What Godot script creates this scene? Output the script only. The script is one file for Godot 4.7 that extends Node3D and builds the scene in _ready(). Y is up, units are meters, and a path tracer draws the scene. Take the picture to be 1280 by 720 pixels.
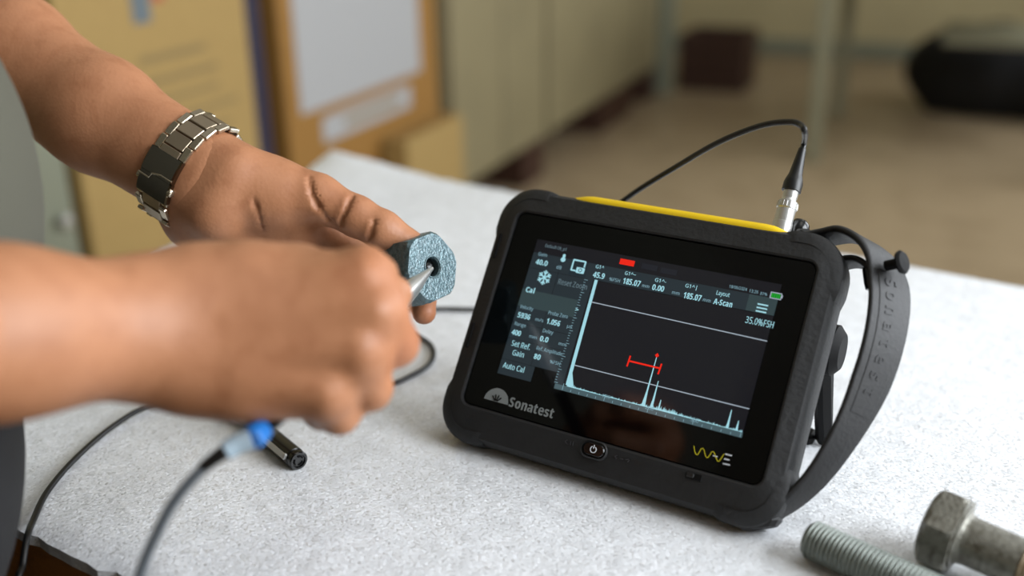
extends Node3D

const FOAM_Y := 0.79
const ROOM_TURN := -23.0

# ---------------------------------------------------------------- mesh building
class Shape:
	var v := PackedVector3Array()
	var n := PackedVector3Array()
	var uv := PackedVector2Array()
	var c := PackedColorArray()
	var t := PackedInt32Array()

	func tri(a: Vector3, b: Vector3, d: Vector3) -> void:
		var i := v.size()
		v.append(a); v.append(b); v.append(d)
		t.append(i); t.append(i + 1); t.append(i + 2)

	func quad(a: Vector3, b: Vector3, d: Vector3, e: Vector3) -> void:
		tri(a, b, d)
		tri(a, d, e)

	# rings of equal point count joined by walls; ends closed with fans
	func loft(rings: Array, close_start := true, close_end := true, closed := true) -> void:
		for r in rings.size() - 1:
			var p: PackedVector3Array = rings[r]
			var q: PackedVector3Array = rings[r + 1]
			var m := p.size()
			for i in (m if closed else m - 1):
				var j := (i + 1) % m
				quad(p[i], p[j], q[j], q[i])
		if close_start: fan(rings[0], true)
		if close_end: fan(rings[rings.size() - 1], false)

	func fan(p: PackedVector3Array, back: bool) -> void:
		var mid := Vector3.ZERO
		for a in p: mid += a
		mid /= p.size()
		for i in p.size():
			var j := (i + 1) % p.size()
			if back: tri(mid, p[j], p[i])
			else: tri(mid, p[i], p[j])

	# profile of (radius, distance along axis) turned around the axis of frame f (its y)
	func lathe(profile: Array, f: Transform3D, sides := 32) -> void:
		var rings := []
		for q in profile:
			var ring := PackedVector3Array()
			for i in sides:
				var a := TAU * i / sides
				ring.append(f * Vector3(q.x * cos(a), q.y, q.x * sin(a)))
			rings.append(ring)
		loft(rings)

	# box with chamfered edges
	func box(size: Vector3, f := Transform3D(), bev := 0.0) -> void:
		var s := size / 2.0
		var b := minf(bev, minf(s.x, minf(s.y, s.z)) * 0.9)
		var rings := []
		for q in ([[-s.y, b], [-s.y + b, 0.0], [s.y - b, 0.0], [s.y, b]] if b > 0.0 else [[-s.y, 0.0], [s.y, 0.0]]):
			var x: float = s.x - q[1]
			var z: float = s.z - q[1]
			var ring := PackedVector3Array()
			if b > 0.0:
				for w in [Vector2(x - b, -z), Vector2(x, -z + b), Vector2(x, z - b), Vector2(x - b, z), Vector2(-x + b, z), Vector2(-x, z - b), Vector2(-x, -z + b), Vector2(-x + b, -z)]:
					ring.append(f * Vector3(w.x, q[0], w.y))
			else:
				for w in [Vector2(x, -z), Vector2(x, z), Vector2(-x, z), Vector2(-x, -z)]:
					ring.append(f * Vector3(w.x, q[0], w.y))
			rings.append(ring)
		loft(rings)

	# round tube along points
	func tube(p: PackedVector3Array, r0: float, r1: float, sides := 12) -> void:
		var rings := []
		var side := Vector3.ZERO
		for i in p.size():
			var d := (p[mini(i + 1, p.size() - 1)] - p[maxi(i - 1, 0)]).normalized()
			if side == Vector3.ZERO: side = d.cross(Vector3(0.31, 0.9, 0.27)).normalized()
			side = (side - d * side.dot(d)).normalized()
			var up := d.cross(side)
			var r := lerpf(r0, r1, float(i) / (p.size() - 1))
			var ring := PackedVector3Array()
			for k in sides:
				var a := TAU * k / sides
				ring.append(p[i] + (side * cos(a) + up * sin(a)) * r)
			rings.append(ring)
		loft(rings)

	# flat band along points: w[i] is the half width vector, th the thickness
	func band(p: PackedVector3Array, w: PackedVector3Array, th: float) -> void:
		var rings := []
		for i in p.size():
			var d := (p[mini(i + 1, p.size() - 1)] - p[maxi(i - 1, 0)]).normalized()
			var wv := w[i] - d * w[i].dot(d)
			var nn := d.cross(wv).normalized() * th * 0.5
			var e := wv.normalized() * th * 0.35
			rings.append(PackedVector3Array([p[i] - wv + nn + e, p[i] - wv + nn * 0.3, p[i] - wv - nn * 0.3, p[i] - wv - nn + e, p[i] + wv - nn - e, p[i] + wv - nn * 0.3, p[i] + wv + nn * 0.3, p[i] + wv + nn - e]))
		loft(rings)

	# outline (xy, any direction) pushed from z0 to z1 in frame f
	func slab(outline: PackedVector2Array, z0: float, z1: float, f := Transform3D()) -> void:
		var idx := Geometry2D.triangulate_polygon(outline)
		for i in range(0, idx.size(), 3):
			var a := outline[idx[i]]
			var b := outline[idx[i + 1]]
			var d := outline[idx[i + 2]]
			var ccw := (b - a).cross(d - a) > 0.0
			if not ccw:
				var sw := b
				b = d
				d = sw
			tri(f * Vector3(a.x, a.y, z1), f * Vector3(b.x, b.y, z1), f * Vector3(d.x, d.y, z1))
			tri(f * Vector3(a.x, a.y, z0), f * Vector3(d.x, d.y, z0), f * Vector3(b.x, b.y, z0))
		var cw := Geometry2D.is_polygon_clockwise(outline)
		for i in outline.size():
			var a := outline[i]
			var b := outline[(i + 1) % outline.size()]
			if cw: quad(f * Vector3(b.x, b.y, z0), f * Vector3(a.x, a.y, z0), f * Vector3(a.x, a.y, z1), f * Vector3(b.x, b.y, z1))
			else: quad(f * Vector3(a.x, a.y, z0), f * Vector3(b.x, b.y, z0), f * Vector3(b.x, b.y, z1), f * Vector3(a.x, a.y, z1))

	func volume() -> float:
		var mid := Vector3.ZERO
		for a in v: mid += a
		mid /= maxi(1, v.size())
		var s := 0.0
		for i in range(0, t.size(), 3):
			s += (v[t[i]] - mid).dot((v[t[i + 1]] - mid).cross(v[t[i + 2]] - mid))
		return s

	# crease: faces meeting at less than this angle are shaded as one smooth surface
	func mesh(crease := 40.0, keep := false) -> ArrayMesh:
		if not keep and volume() > 0.0:   # Godot's front faces run clockwise
			for i in range(0, t.size(), 3):
				var a := t[i]
				t[i] = t[i + 1]
				t[i + 1] = a
		if n.is_empty():
			var fn := PackedVector3Array()
			var at := {}
			for i in range(0, t.size(), 3):
				var q := (v[t[i + 2]] - v[t[i]]).cross(v[t[i + 1]] - v[t[i]])
				fn.append(q)
				for k in 3:
					var key := Vector3i((v[t[i + k]] * 200000.0).round())
					if not at.has(key): at[key] = PackedInt32Array()
					at[key].append(i / 3)
			var nv := PackedVector3Array()
			var nuv := PackedVector2Array()
			var lim := cos(deg_to_rad(crease))
			for i in range(0, t.size(), 3):
				var own := fn[i / 3].normalized()
				for k in 3:
					var p := v[t[i + k]]
					var s := Vector3.ZERO
					for o in at[Vector3i((p * 200000.0).round())]:
						if fn[o].normalized().dot(own) >= lim: s += fn[o]
					nv.append(p)
					n.append(s.normalized() if s.length_squared() > 0.0 else own)
					if uv.size(): nuv.append(uv[t[i + k]])
			v = nv
			uv = nuv
			t = PackedInt32Array(range(nv.size()))
		var arr := []
		arr.resize(Mesh.ARRAY_MAX)
		arr[Mesh.ARRAY_VERTEX] = v
		arr[Mesh.ARRAY_NORMAL] = n
		arr[Mesh.ARRAY_INDEX] = t
		if uv.size(): arr[Mesh.ARRAY_TEX_UV] = uv
		if c.size(): arr[Mesh.ARRAY_COLOR] = c
		var m := ArrayMesh.new()
		m.add_surface_from_arrays(Mesh.PRIMITIVE_TRIANGLES, arr)
		return m


# a distance field on a grid, meshed by surface nets
class Field:
	var o: Vector3
	var h: float
	var nx: int
	var ny: int
	var nz: int
	var d := PackedFloat32Array()

	func _init(lo: Vector3, hi: Vector3, cell: float) -> void:
		o = lo
		h = cell
		nx = int(ceil((hi.x - lo.x) / h)) + 1
		ny = int(ceil((hi.y - lo.y) / h)) + 1
		nz = int(ceil((hi.z - lo.z) / h)) + 1
		d.resize(nx * ny * nz)
		d.fill(1.0)

	func span(lo: Vector3, hi: Vector3) -> Array:
		var a := ((lo - o) / h).floor()
		var b := ((hi - o) / h).ceil()
		return [maxi(0, int(a.x)), maxi(0, int(a.y)), maxi(0, int(a.z)), mini(nx - 1, int(b.x)), mini(ny - 1, int(b.y)), mini(nz - 1, int(b.z))]

	func bone(a: Vector3, b: Vector3, ra: float, rb: float, k := 0.006, cut := false) -> void:
		var m := maxf(ra, rb) + k + 2.5 * h
		var s := span(Vector3(minf(a.x, b.x), minf(a.y, b.y), minf(a.z, b.z)) - Vector3(m, m, m), Vector3(maxf(a.x, b.x), maxf(a.y, b.y), maxf(a.z, b.z)) + Vector3(m, m, m))
		var ab := b - a
		var l2 := maxf(ab.length_squared(), 1e-10)
		for z in range(s[2], s[5] + 1):
			for y in range(s[1], s[4] + 1):
				var p := o + Vector3(s[0], y, z) * h - a
				var i: int = (z * ny + y) * nx + s[0]
				for x in range(s[0], s[3] + 1):
					var w := clampf(p.dot(ab) / l2, 0.0, 1.0)
					var q := (p - ab * w).length() - ra - (rb - ra) * w
					var e := d[i]
					if cut:
						q = -q
						var g := maxf(k - absf(q - e), 0.0) / k
						d[i] = maxf(q, e) + g * g * k * 0.25
					elif q < e + k:
						var g := maxf(k - absf(q - e), 0.0) / k
						d[i] = minf(q, e) - g * g * k * 0.25
					p.x += h
					i += 1

	func chain(p: Array, r: Array, k := 0.005) -> void:
		for i in p.size() - 1:
			bone(p[i], p[i + 1], r[i], r[i + 1], k)

	# ellipsoid in the frame f, radii r
	func egg(f: Transform3D, r: Vector3, k := 0.02) -> void:
		var m := maxf(r.x, maxf(r.y, r.z)) + k + 2.5 * h
		var s := span(f.origin - Vector3(m, m, m), f.origin + Vector3(m, m, m))
		var inv := f.affine_inverse()
		var small := minf(r.x, minf(r.y, r.z))
		for z in range(s[2], s[5] + 1):
			for y in range(s[1], s[4] + 1):
				var i: int = (z * ny + y) * nx + s[0]
				for x in range(s[0], s[3] + 1):
					var p := inv * (o + Vector3(x, y, z) * h)
					var u := p / r
					var l := u.length()
					var q := (l - 1.0) * small if l < 0.4 else l * (l - 1.0) / maxf((u / r).length(), 1e-6)
					var e := d[i]
					if q < e + k:
						var g := maxf(k - absf(q - e), 0.0) / k
						d[i] = minf(q, e) - g * g * k * 0.25
					i += 1

	# first point inside the shape on the way from p along d
	func hit(p: Vector3, d: Vector3) -> Vector3:
		var s := 0.4
		while s < 1.0:
			var g := ((p + d * s - o) / h).round()
			if g.x >= 0 and g.y >= 0 and g.z >= 0 and g.x < nx and g.y < ny and g.z < nz and self.d[(int(g.z) * ny + int(g.y)) * nx + int(g.x)] < 0.0:
				return p + d * s
			s += h * 0.4
		return p

	func into(sh: Shape) -> void:
		var at := PackedInt32Array()
		at.resize(d.size())
		at.fill(-1)
		var cells := PackedInt32Array()
		var sy := nx
		var sz := nx * ny
		var first := sh.v.size()
		var ft := sh.t.size()
		for z in nz - 1:
			for y in ny - 1:
				var i := z * sz + y * sy
				var l := int(d[i] < 0.0) + int(d[i + sy] < 0.0) + int(d[i + sz] < 0.0) + int(d[i + sy + sz] < 0.0)
				for x in nx - 1:
					var r := int(d[i + 1] < 0.0) + int(d[i + 1 + sy] < 0.0) + int(d[i + 1 + sz] < 0.0) + int(d[i + 1 + sy + sz] < 0.0)
					var sum := l + r
					l = r
					if sum > 0 and sum < 8:
						at[i] = sh.v.size()
						cells.append(i)
						var e := [d[i], d[i + 1], d[i + sy], d[i + sy + 1], d[i + sz], d[i + sz + 1], d[i + sz + sy], d[i + sz + sy + 1]]
						var p := Vector3.ZERO
						var cnt := 0
						for g in [[0, 1], [2, 3], [4, 5], [6, 7], [0, 2], [1, 3], [4, 6], [5, 7], [0, 4], [1, 5], [2, 6], [3, 7]]:
							var ea: float = e[g[0]]
							var eb: float = e[g[1]]
							if (ea < 0.0) != (eb < 0.0):
								var w := ea / (ea - eb)
								var ca := Vector3(g[0] & 1, (g[0] >> 1) & 1, g[0] >> 2)
								var cb := Vector3(g[1] & 1, (g[1] >> 1) & 1, g[1] >> 2)
								p += ca.lerp(cb, w)
								cnt += 1
						sh.v.append(o + (Vector3(x, y, z) + p / cnt) * h)
						sh.n.append(Vector3(e[1] + e[3] + e[5] + e[7] - e[0] - e[2] - e[4] - e[6], e[2] + e[3] + e[6] + e[7] - e[0] - e[1] - e[4] - e[5], e[4] + e[5] + e[6] + e[7] - e[0] - e[1] - e[2] - e[3]).normalized())
					i += 1
		for i in cells:
			var s := d[i] < 0.0
			for g in [[1, sy, sz], [sy, sz, 1], [sz, 1, sy]]:
				if (d[i + g[0]] < 0.0) != s:
					var a := at[i]
					var b := at[i - g[1]] if i >= g[1] else -1
					var e := at[i - g[1] - g[2]] if i >= g[1] + g[2] else -1
					var f := at[i - g[2]] if i >= g[2] else -1
					if b < 0 or e < 0 or f < 0: continue
					if s: sh.t.append_array(PackedInt32Array([a, b, e, a, e, f]))
					else: sh.t.append_array(PackedInt32Array([a, e, b, a, f, e]))
		# outward faces run clockwise: compare one face with its normals
		var bad := 0
		for i in range(ft, mini(sh.t.size(), ft + 3000), 3):
			var q := (sh.v[sh.t[i + 1]] - sh.v[sh.t[i]]).cross(sh.v[sh.t[i + 2]] - sh.v[sh.t[i]])
			bad += 1 if q.dot(sh.n[sh.t[i]]) > 0.0 else -1
		if bad > 0:
			for i in range(ft, sh.t.size(), 3):
				var w := sh.t[i]
				sh.t[i] = sh.t[i + 1]
				sh.t[i + 1] = w


# ---------------------------------------------------------------- helpers
var M := {}
var taken := {}

func numbered(called: String) -> String:
	taken[called] = taken.get(called, 0) + 1
	return called if taken[called] == 1 else "%s_%03d" % [called, taken[called] - 1]

func thing(called: String, label: String, category: String, at := Transform3D(), group := "") -> Node3D:
	var o := Node3D.new()
	o.name = numbered(called)
	add_child(o)
	o.transform = at
	tag(o, label, category, group)
	return o

func tag(o: Node3D, label: String, category: String, group := "") -> void:
	o.set_meta("label", label)
	o.set_meta("category", category)
	if group: o.set_meta("group", group)

func obj(called: String, m: Mesh, material: Material, parent: Node3D = self, at := Transform3D()) -> MeshInstance3D:
	var o := MeshInstance3D.new()
	o.name = numbered(called) if parent == self else called
	o.mesh = m
	o.material_override = material
	parent.add_child(o, true)
	o.transform = at
	return o

func struct(called: String, m: Mesh, material: Material, at := Transform3D(), parent: Node3D = self) -> MeshInstance3D:
	var o := obj(called, m, material, parent, at)
	if parent == self: o.set_meta("kind", "structure")
	return o

func bx(size: Vector3, f := Transform3D(), bev := 0.0) -> ArrayMesh:
	var s := Shape.new()
	s.box(size, f, bev)
	return s.mesh(20.0)

func at(x: float, y: float, z: float) -> Transform3D:
	return Transform3D(Basis(), Vector3(x, y, z))

# a frame whose y axis runs along d
func along(p: Vector3, d: Vector3, roll := 0.0) -> Transform3D:
	var y := d.normalized()
	var x := y.cross(Vector3.UP if absf(y.y) < 0.95 else Vector3.RIGHT).normalized()
	var z := x.cross(y)
	return Transform3D(Basis(x, y, z), p) * Transform3D(Basis(Vector3.UP, roll), Vector3.ZERO)

func spline(p: Array, per := 8) -> PackedVector3Array:
	var out := PackedVector3Array()
	for i in p.size() - 1:
		var a: Vector3 = p[maxi(i - 1, 0)]
		var b: Vector3 = p[i]
		var c: Vector3 = p[i + 1]
		var d: Vector3 = p[mini(i + 2, p.size() - 1)]
		for k in per:
			out.append(b.cubic_interpolate(c, a, d, float(k) / per))
	out.append(p[p.size() - 1])
	return out

func paint(color: Color, rough := 0.6, metal := 0.0, spec := 0.5) -> StandardMaterial3D:
	var m := StandardMaterial3D.new()
	m.albedo_color = color
	m.roughness = rough
	m.metallic = metal
	m.metallic_specular = spec
	return m

func glow(color: Color, energy: float) -> StandardMaterial3D:
	var m := paint(Color(0.006, 0.006, 0.008), 0.1, 0.0, 0.56)
	m.emission_enabled = true
	m.emission = color
	m.emission_energy_multiplier = energy
	return m

func noise(freq: float, seed_: int, cells := false, octaves := 3) -> FastNoiseLite:
	var f := FastNoiseLite.new()
	f.seed = seed_
	f.frequency = freq
	f.noise_type = FastNoiseLite.TYPE_CELLULAR if cells else FastNoiseLite.TYPE_SIMPLEX_SMOOTH
	f.fractal_octaves = octaves
	if cells:
		f.fractal_type = FastNoiseLite.FRACTAL_NONE
		f.cellular_return_type = FastNoiseLite.RETURN_DISTANCE
	return f

func grain(f: FastNoiseLite, size: int, ramp: Array, normal := false, bump := 6.0) -> NoiseTexture2D:
	var t := NoiseTexture2D.new()
	t.width = size
	t.height = size
	t.seamless = true
	t.noise = f
	if normal:
		t.as_normal_map = true
		t.bump_strength = bump
	elif ramp.size():
		var g := Gradient.new()
		g.offsets = PackedFloat32Array(range(ramp.size()).map(func(i): return float(i) / (ramp.size() - 1)))
		g.colors = PackedColorArray(ramp)
		t.color_ramp = g
	return t

func tri_mat(m: StandardMaterial3D, scale: float, albedo: Texture2D = null, normal: Texture2D = null, strength := 1.0, world := true) -> StandardMaterial3D:
	m.uv1_triplanar = true
	m.uv1_world_triplanar = world
	m.uv1_scale = Vector3(scale, scale, scale)
	if albedo:
		m.albedo_texture = albedo
	if normal:
		m.normal_enabled = true
		m.normal_texture = normal
		m.normal_scale = strength
	return m

func letters(text: String, bold := false) -> TextMesh:
	var t := TextMesh.new()
	var f := SystemFont.new()
	f.font_names = PackedStringArray(["Droid Sans"])
	if bold: f.font_weight = 700
	t.font = f
	t.text = text
	t.font_size = 32
	t.pixel_size = 0.01
	t.depth = 0.02
	t.curve_step = 1.0
	return t

# lettering centred at p, w wide and with capitals about h tall, lying in the xy plane of its parent
func write(called: String, text: String, p: Vector3, w: float, h: float, m: Material, parent: Node3D, thick := 0.0002, bold := false, turn := 0.0, slant := 0.0) -> void:
	var t := letters(text, bold)
	var ab := t.get_aabb()
	var cap := 0.232
	var sx := w / maxf(ab.size.x, 0.001)
	var sy := h / cap
	var mid := ab.get_center()
	var b := Basis(Vector3.BACK, turn) * Basis(Vector3(sx, 0, 0), Vector3(slant * sx, sy, 0), Vector3(0, 0, thick / 0.02))
	var cy := mid.y
	obj(called, t, m, parent, Transform3D(b, p - b * Vector3(mid.x, cy, 0)))

# rounded rectangle as a ring, n points a corner
func rr(x0: float, x1: float, y0: float, y1: float, r: float, z: float, n := 10) -> PackedVector3Array:
	var out := PackedVector3Array()
	for q in [[x1 - r, y0 + r, -PI / 2], [x1 - r, y1 - r, 0.0], [x0 + r, y1 - r, PI / 2], [x0 + r, y0 + r, PI]]:
		for i in n + 1:
			var a: float = q[2] + PI / 2 * i / n
			out.append(Vector3(q[0] + r * cos(a), q[1] + r * sin(a), z))
	return out

func rr2(x0: float, x1: float, y0: float, y1: float, r: float, n := 6) -> PackedVector2Array:
	var out := PackedVector2Array()
	for p in rr(x0, x1, y0, y1, r, 0.0, n): out.append(Vector2(p.x, p.y))
	return out

func stroke(p: Array, w: float, z0: float, z1: float, sh: Shape) -> void:
	for i in p.size() - 1:
		var a: Vector2 = p[i]
		var b: Vector2 = p[i + 1]
		var d := (b - a).normalized() * w / 2
		var s := d.orthogonal()
		sh.slab(PackedVector2Array([a - d * 0.3 - s, b + d * 0.3 - s, b + d * 0.3 + s, a - d * 0.3 + s]), z0, z1)


# ---------------------------------------------------------------- the scene
func _ready() -> void:
	var cam := Camera3D.new()
	cam.name = "camera"
	cam.transform = Transform3D(Basis(Vector3(0.9999, -0.014, 0.0057), Vector3(0.0151, 0.927, -0.3748), Vector3(-0, 0.3749, 0.9271)), Vector3(0, 1.138, 0))
	cam.near = 0.02
	cam.far = 60.0
	add_child(cam)
	var lens := CameraAttributesPhysical.new()
	lens.frustum_focal_length = 43.333
	lens.frustum_focus_distance = 0.626
	lens.exposure_aperture = 3.05
	lens.auto_exposure_enabled = false
	cam.attributes = lens
	cam.fov = 30.956
	cam.make_current()
	var we := WorldEnvironment.new()
	we.name = "world"
	var env := Environment.new()
	env.background_mode = Environment.BG_SKY
	var sky := Sky.new()
	var sm := ProceduralSkyMaterial.new()
	sm.sky_top_color = Color(0.62, 0.72, 0.86)
	sm.sky_horizon_color = Color(0.9, 0.93, 0.96)
	sm.ground_bottom_color = Color(0.35, 0.33, 0.3)
	sm.ground_horizon_color = Color(0.6, 0.6, 0.58)
	sky.sky_material = sm
	env.sky = sky
	env.background_energy_multiplier = 1.0
	env.tonemap_mode = Environment.TONE_MAPPER_LINEAR
	env.tonemap_exposure = 0.86
	env.sdfgi_enabled = true
	env.ssao_enabled = true
	env.ssil_enabled = true
	we.environment = env
	add_child(we)
	var room := Transform3D(Basis(Vector3.UP, deg_to_rad(ROOM_TURN)), Vector3.ZERO)
	# daylight through the three windows of the side wall
	for i in 3:
		daylight(room * Transform3D(Basis(Vector3.UP, PI / 2), Vector3(1.57, 1.75, -0.6 - 2.0 * i)), Vector2(1.5, 1.5), [10.3, 5.0, 6.0][i], Color(0.96, 0.98, 1.0))
	# ceiling light panels
	lamp_panel(room, Vector3(0.6, 2.985, -0.6), 0.35)
	lamp_panel(room, Vector3(0.6, 2.985, -4.2), 0.5)

	materials()
	build_room(room)
	build_table()
	build_foam()
	build_detector()
	build_person()
	build_wristwatch()
	build_background(room)
	build_cables()
	build_block()
	build_probe()
	build_pen()
	build_bolts()

func daylight(f: Transform3D, size: Vector2, energy: float, color: Color) -> void:
	var l := AreaLight3D.new()
	l.name = numbered("window_daylight")
	add_child(l)
	l.transform = f
	l.area_size = size
	l.light_energy = energy
	l.light_color = color
	l.shadow_enabled = true
	l.area_range = 20.0
	l.area_attenuation = 2.0

func lamp_panel(room: Transform3D, p: Vector3, energy: float) -> void:
	var f := room * Transform3D(Basis(Vector3.RIGHT, -PI / 2), p - Vector3(0, 0.03, 0))
	var l := AreaLight3D.new()
	l.name = numbered("ceiling_panel_light")
	add_child(l)
	l.transform = f
	l.area_size = Vector2(0.56, 1.16)
	l.light_energy = energy
	l.light_color = Color(1.0, 0.97, 0.92)
	l.shadow_enabled = true
	l.area_range = 20.0
	l.area_attenuation = 2.0
	var t := thing("ceiling_lamp", "flat white ceiling light panel %s" % ("above the workbench" if p.z > -2.0 else "above the far end of the room"), "lamp", room * at(p.x, p.y, p.z), "ceiling light panels")
	obj("lamp_housing", bx(Vector3(0.62, 0.03, 1.22), at(0, 0.0, 0), 0.004), paint(Color(0.85, 0.85, 0.84)), t)
	obj("lamp_diffuser", bx(Vector3(0.56, 0.004, 1.16), at(0, -0.017, 0)), glow(Color(1.0, 0.98, 0.94), 1.0), t)

func materials() -> void:
	var fine := grain(noise(0.05, 3), 512, [], true, 3.0)
	# rubber and plastics of the instrument
	M.rubber = tri_mat(paint(Color(0.105, 0.107, 0.112), 0.62, 0.0, 0.5), 9.0, grain(noise(0.01, 8, false, 5), 512, [Color(0.82, 0.82, 0.82), Color(1, 1, 1), Color(1.25, 1.25, 1.25)]), fine, 0.35, false)
	M.bezel = tri_mat(paint(Color(0.075, 0.075, 0.078), 0.5), 12.0, null, fine, 0.2, false)
	M.dark = paint(Color(0.02, 0.02, 0.022), 0.65, 0.0, 0.3)
	M.yellow = paint(Color(0.93, 0.78, 0.06), 0.38)
	M.black_glass = paint(Color(0.006, 0.006, 0.009), 0.08, 0.0, 0.4)
	M.strap = tri_mat(paint(Color(0.085, 0.085, 0.09), 0.55), 14.0, grain(noise(0.012, 5, false, 5), 512, [Color(0.75, 0.75, 0.75), Color(1.3, 1.3, 1.3)]), fine, 0.3, false)
	M.gloss_black = paint(Color(0.02, 0.02, 0.022), 0.22)
	M.cable = paint(Color(0.03, 0.03, 0.034), 0.42)
	M.steel = tri_mat(paint(Color(0.80, 0.80, 0.79), 0.34, 0.85), 30.0, null, fine, 0.12, false)
	M.watch = paint(Color(0.76, 0.71, 0.63), 0.22, 0.95)
	M.watch_brushed = paint(Color(0.66, 0.60, 0.52), 0.33, 0.9)
	M.watch_polished = paint(Color(0.50, 0.48, 0.45), 0.16, 1.0)
	M.print_grey = paint(Color(0.50, 0.52, 0.52), 0.5)
	M.faint = paint(Color(0.2, 0.2, 0.21), 0.5)
	M.print_white = paint(Color(0.85, 0.87, 0.9), 0.5)
	M.print_yellow = paint(Color(0.8, 0.75, 0.12), 0.5)
	# expanded foam: closely packed shiny cells
	var f := tri_mat(paint(Color(0.93, 0.94, 0.955), 0.24, 0.0, 0.6), 12.0, grain(noise(0.006, 12, false, 4), 512, [Color(0.93, 0.93, 0.93), Color(1, 1, 1)]), facets(77), 0.75)
	M.foam = f
	M.wood_table = tri_mat(paint(Color(0.70, 0.46, 0.20), 0.5), 3.0, streaks([Color(0.75, 0.72, 0.7), Color(1.0, 1.0, 1.0), Color(1.2, 1.1, 0.95)], 7), fine, 0.3)
	# people
	var sk := grain(noise(0.012, 31, false, 5), 512, [Color(0.9, 0.86, 0.83), Color(1, 1, 1), Color(1.08, 1.02, 1.0)])
	M.skin = tri_mat(paint(Color(0.655, 0.45, 0.32), 0.5, 0.0, 0.45), 10.0, sk, grain(noise(0.09, 33, true), 512, [], true, 4.0), 0.16)
	M.skin.vertex_color_use_as_albedo = true
	M.nail = paint(Color(0.80, 0.58, 0.47), 0.3)
	M.shirt = tri_mat(paint(Color(0.30, 0.295, 0.25), 0.85), 16.0, null, grain(noise(0.2, 40), 256, [], true, 4.0), 0.5)
	M.trousers = tri_mat(paint(Color(0.10, 0.10, 0.11), 0.85), 16.0, null, grain(noise(0.2, 41), 256, [], true, 4.0), 0.5)
	M.hair = paint(Color(0.03, 0.026, 0.024), 0.5)
	# metal hardware
	M.zinc_blue = tri_mat(paint(Color(0.39, 0.46, 0.48), 0.26, 0.35), 14.0, grain(noise(0.03, 50, false, 5), 512, [Color(0.6, 0.65, 0.68), Color(0.95, 1.0, 1.0), Color(1.35, 1.35, 1.32)]), grain(noise(0.06, 51, false, 4), 512, [], true, 6.0), 0.7, false)
	M.zinc = tri_mat(paint(Color(0.50, 0.495, 0.46), 0.40, 0.4), 14.0, grain(noise(0.02, 52, false, 5), 512, [Color(0.6, 0.57, 0.52), Color(0.95, 0.95, 0.95), Color(1.3, 1.3, 1.27)]), grain(noise(0.05, 53, false, 4), 512, [], true, 5.0), 0.5, false)
	M.zinc_thread = tri_mat(paint(Color(0.50, 0.525, 0.50), 0.48, 0.4), 14.0, grain(noise(0.02, 54, false, 5), 512, [Color(0.8, 0.8, 0.8), Color(1.15, 1.15, 1.15)]), null, 1.0, false)
	M.beige_paint = tri_mat(paint(Color(0.62, 0.56, 0.46), 0.6), 14.0, grain(noise(0.02, 55, false, 5), 512, [Color(0.85, 0.8, 0.75), Color(1.1, 1.1, 1.1)]), null, 1.0, false)
	# room
	M.wall = tri_mat(paint(Color(0.68, 0.63, 0.48), 0.85), 0.7, grain(noise(0.01, 60), 256, [Color(0.95, 0.95, 0.95), Color(1.02, 1.02, 1.02)]), null)
	M.ceiling = paint(Color(0.70, 0.70, 0.69), 0.9)
	M.floor = tri_mat(paint(Color(0.61, 0.535, 0.425), 0.38, 0.0, 0.4), 0.6, grain(noise(0.012, 61, false, 5), 512, [Color(0.88, 0.87, 0.85), Color(1, 1, 1), Color(1.05, 1.05, 1.03)]), null)
	M.carton = tri_mat(paint(Color(0.60, 0.495, 0.29), 0.8), 2.0, streaks([Color(0.94, 0.93, 0.92), Color(1.0, 1.0, 1.0), Color(1.04, 1.03, 1.0)], 9), null)
	M.carton_brown = tri_mat(paint(Color(0.54, 0.385, 0.155), 0.75), 2.0, streaks([Color(0.92, 0.91, 0.9), Color(1.0, 1.0, 1.0), Color(1.05, 1.03, 1.0)], 11), null)
	M.carton_print = paint(Color(0.50, 0.42, 0.26), 0.8)
	M.navy = paint(Color(0.075, 0.075, 0.19), 0.6)
	M.paper = paint(Color(0.61, 0.61, 0.61), 0.75)
	M.cabinet = tri_mat(paint(Color(0.50, 0.46, 0.34), 0.55), 0.8, grain(noise(0.01, 63), 256, [Color(0.94, 0.94, 0.94), Color(1.05, 1.05, 1.05)]), null)
	M.cabinet_green = paint(Color(0.46, 0.47, 0.40), 0.5)
	M.plinth = tri_mat(paint(Color(0.24, 0.13, 0.07), 0.6), 3.0, streaks([Color(0.7, 0.7, 0.7), Color(1.1, 1.1, 1.1)], 13), null)
	M.black_cloth = paint(Color(0.012, 0.012, 0.016), 0.8)
	M.table_frame = paint(Color(0.50, 0.49, 0.40), 0.5)

func streaks(ramp: Array, s: int) -> NoiseTexture2D:
	var f := noise(0.03, s, false, 4)
	f.domain_warp_enabled = true
	f.domain_warp_amplitude = 60.0
	return grain(f, 512, ramp)

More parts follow.
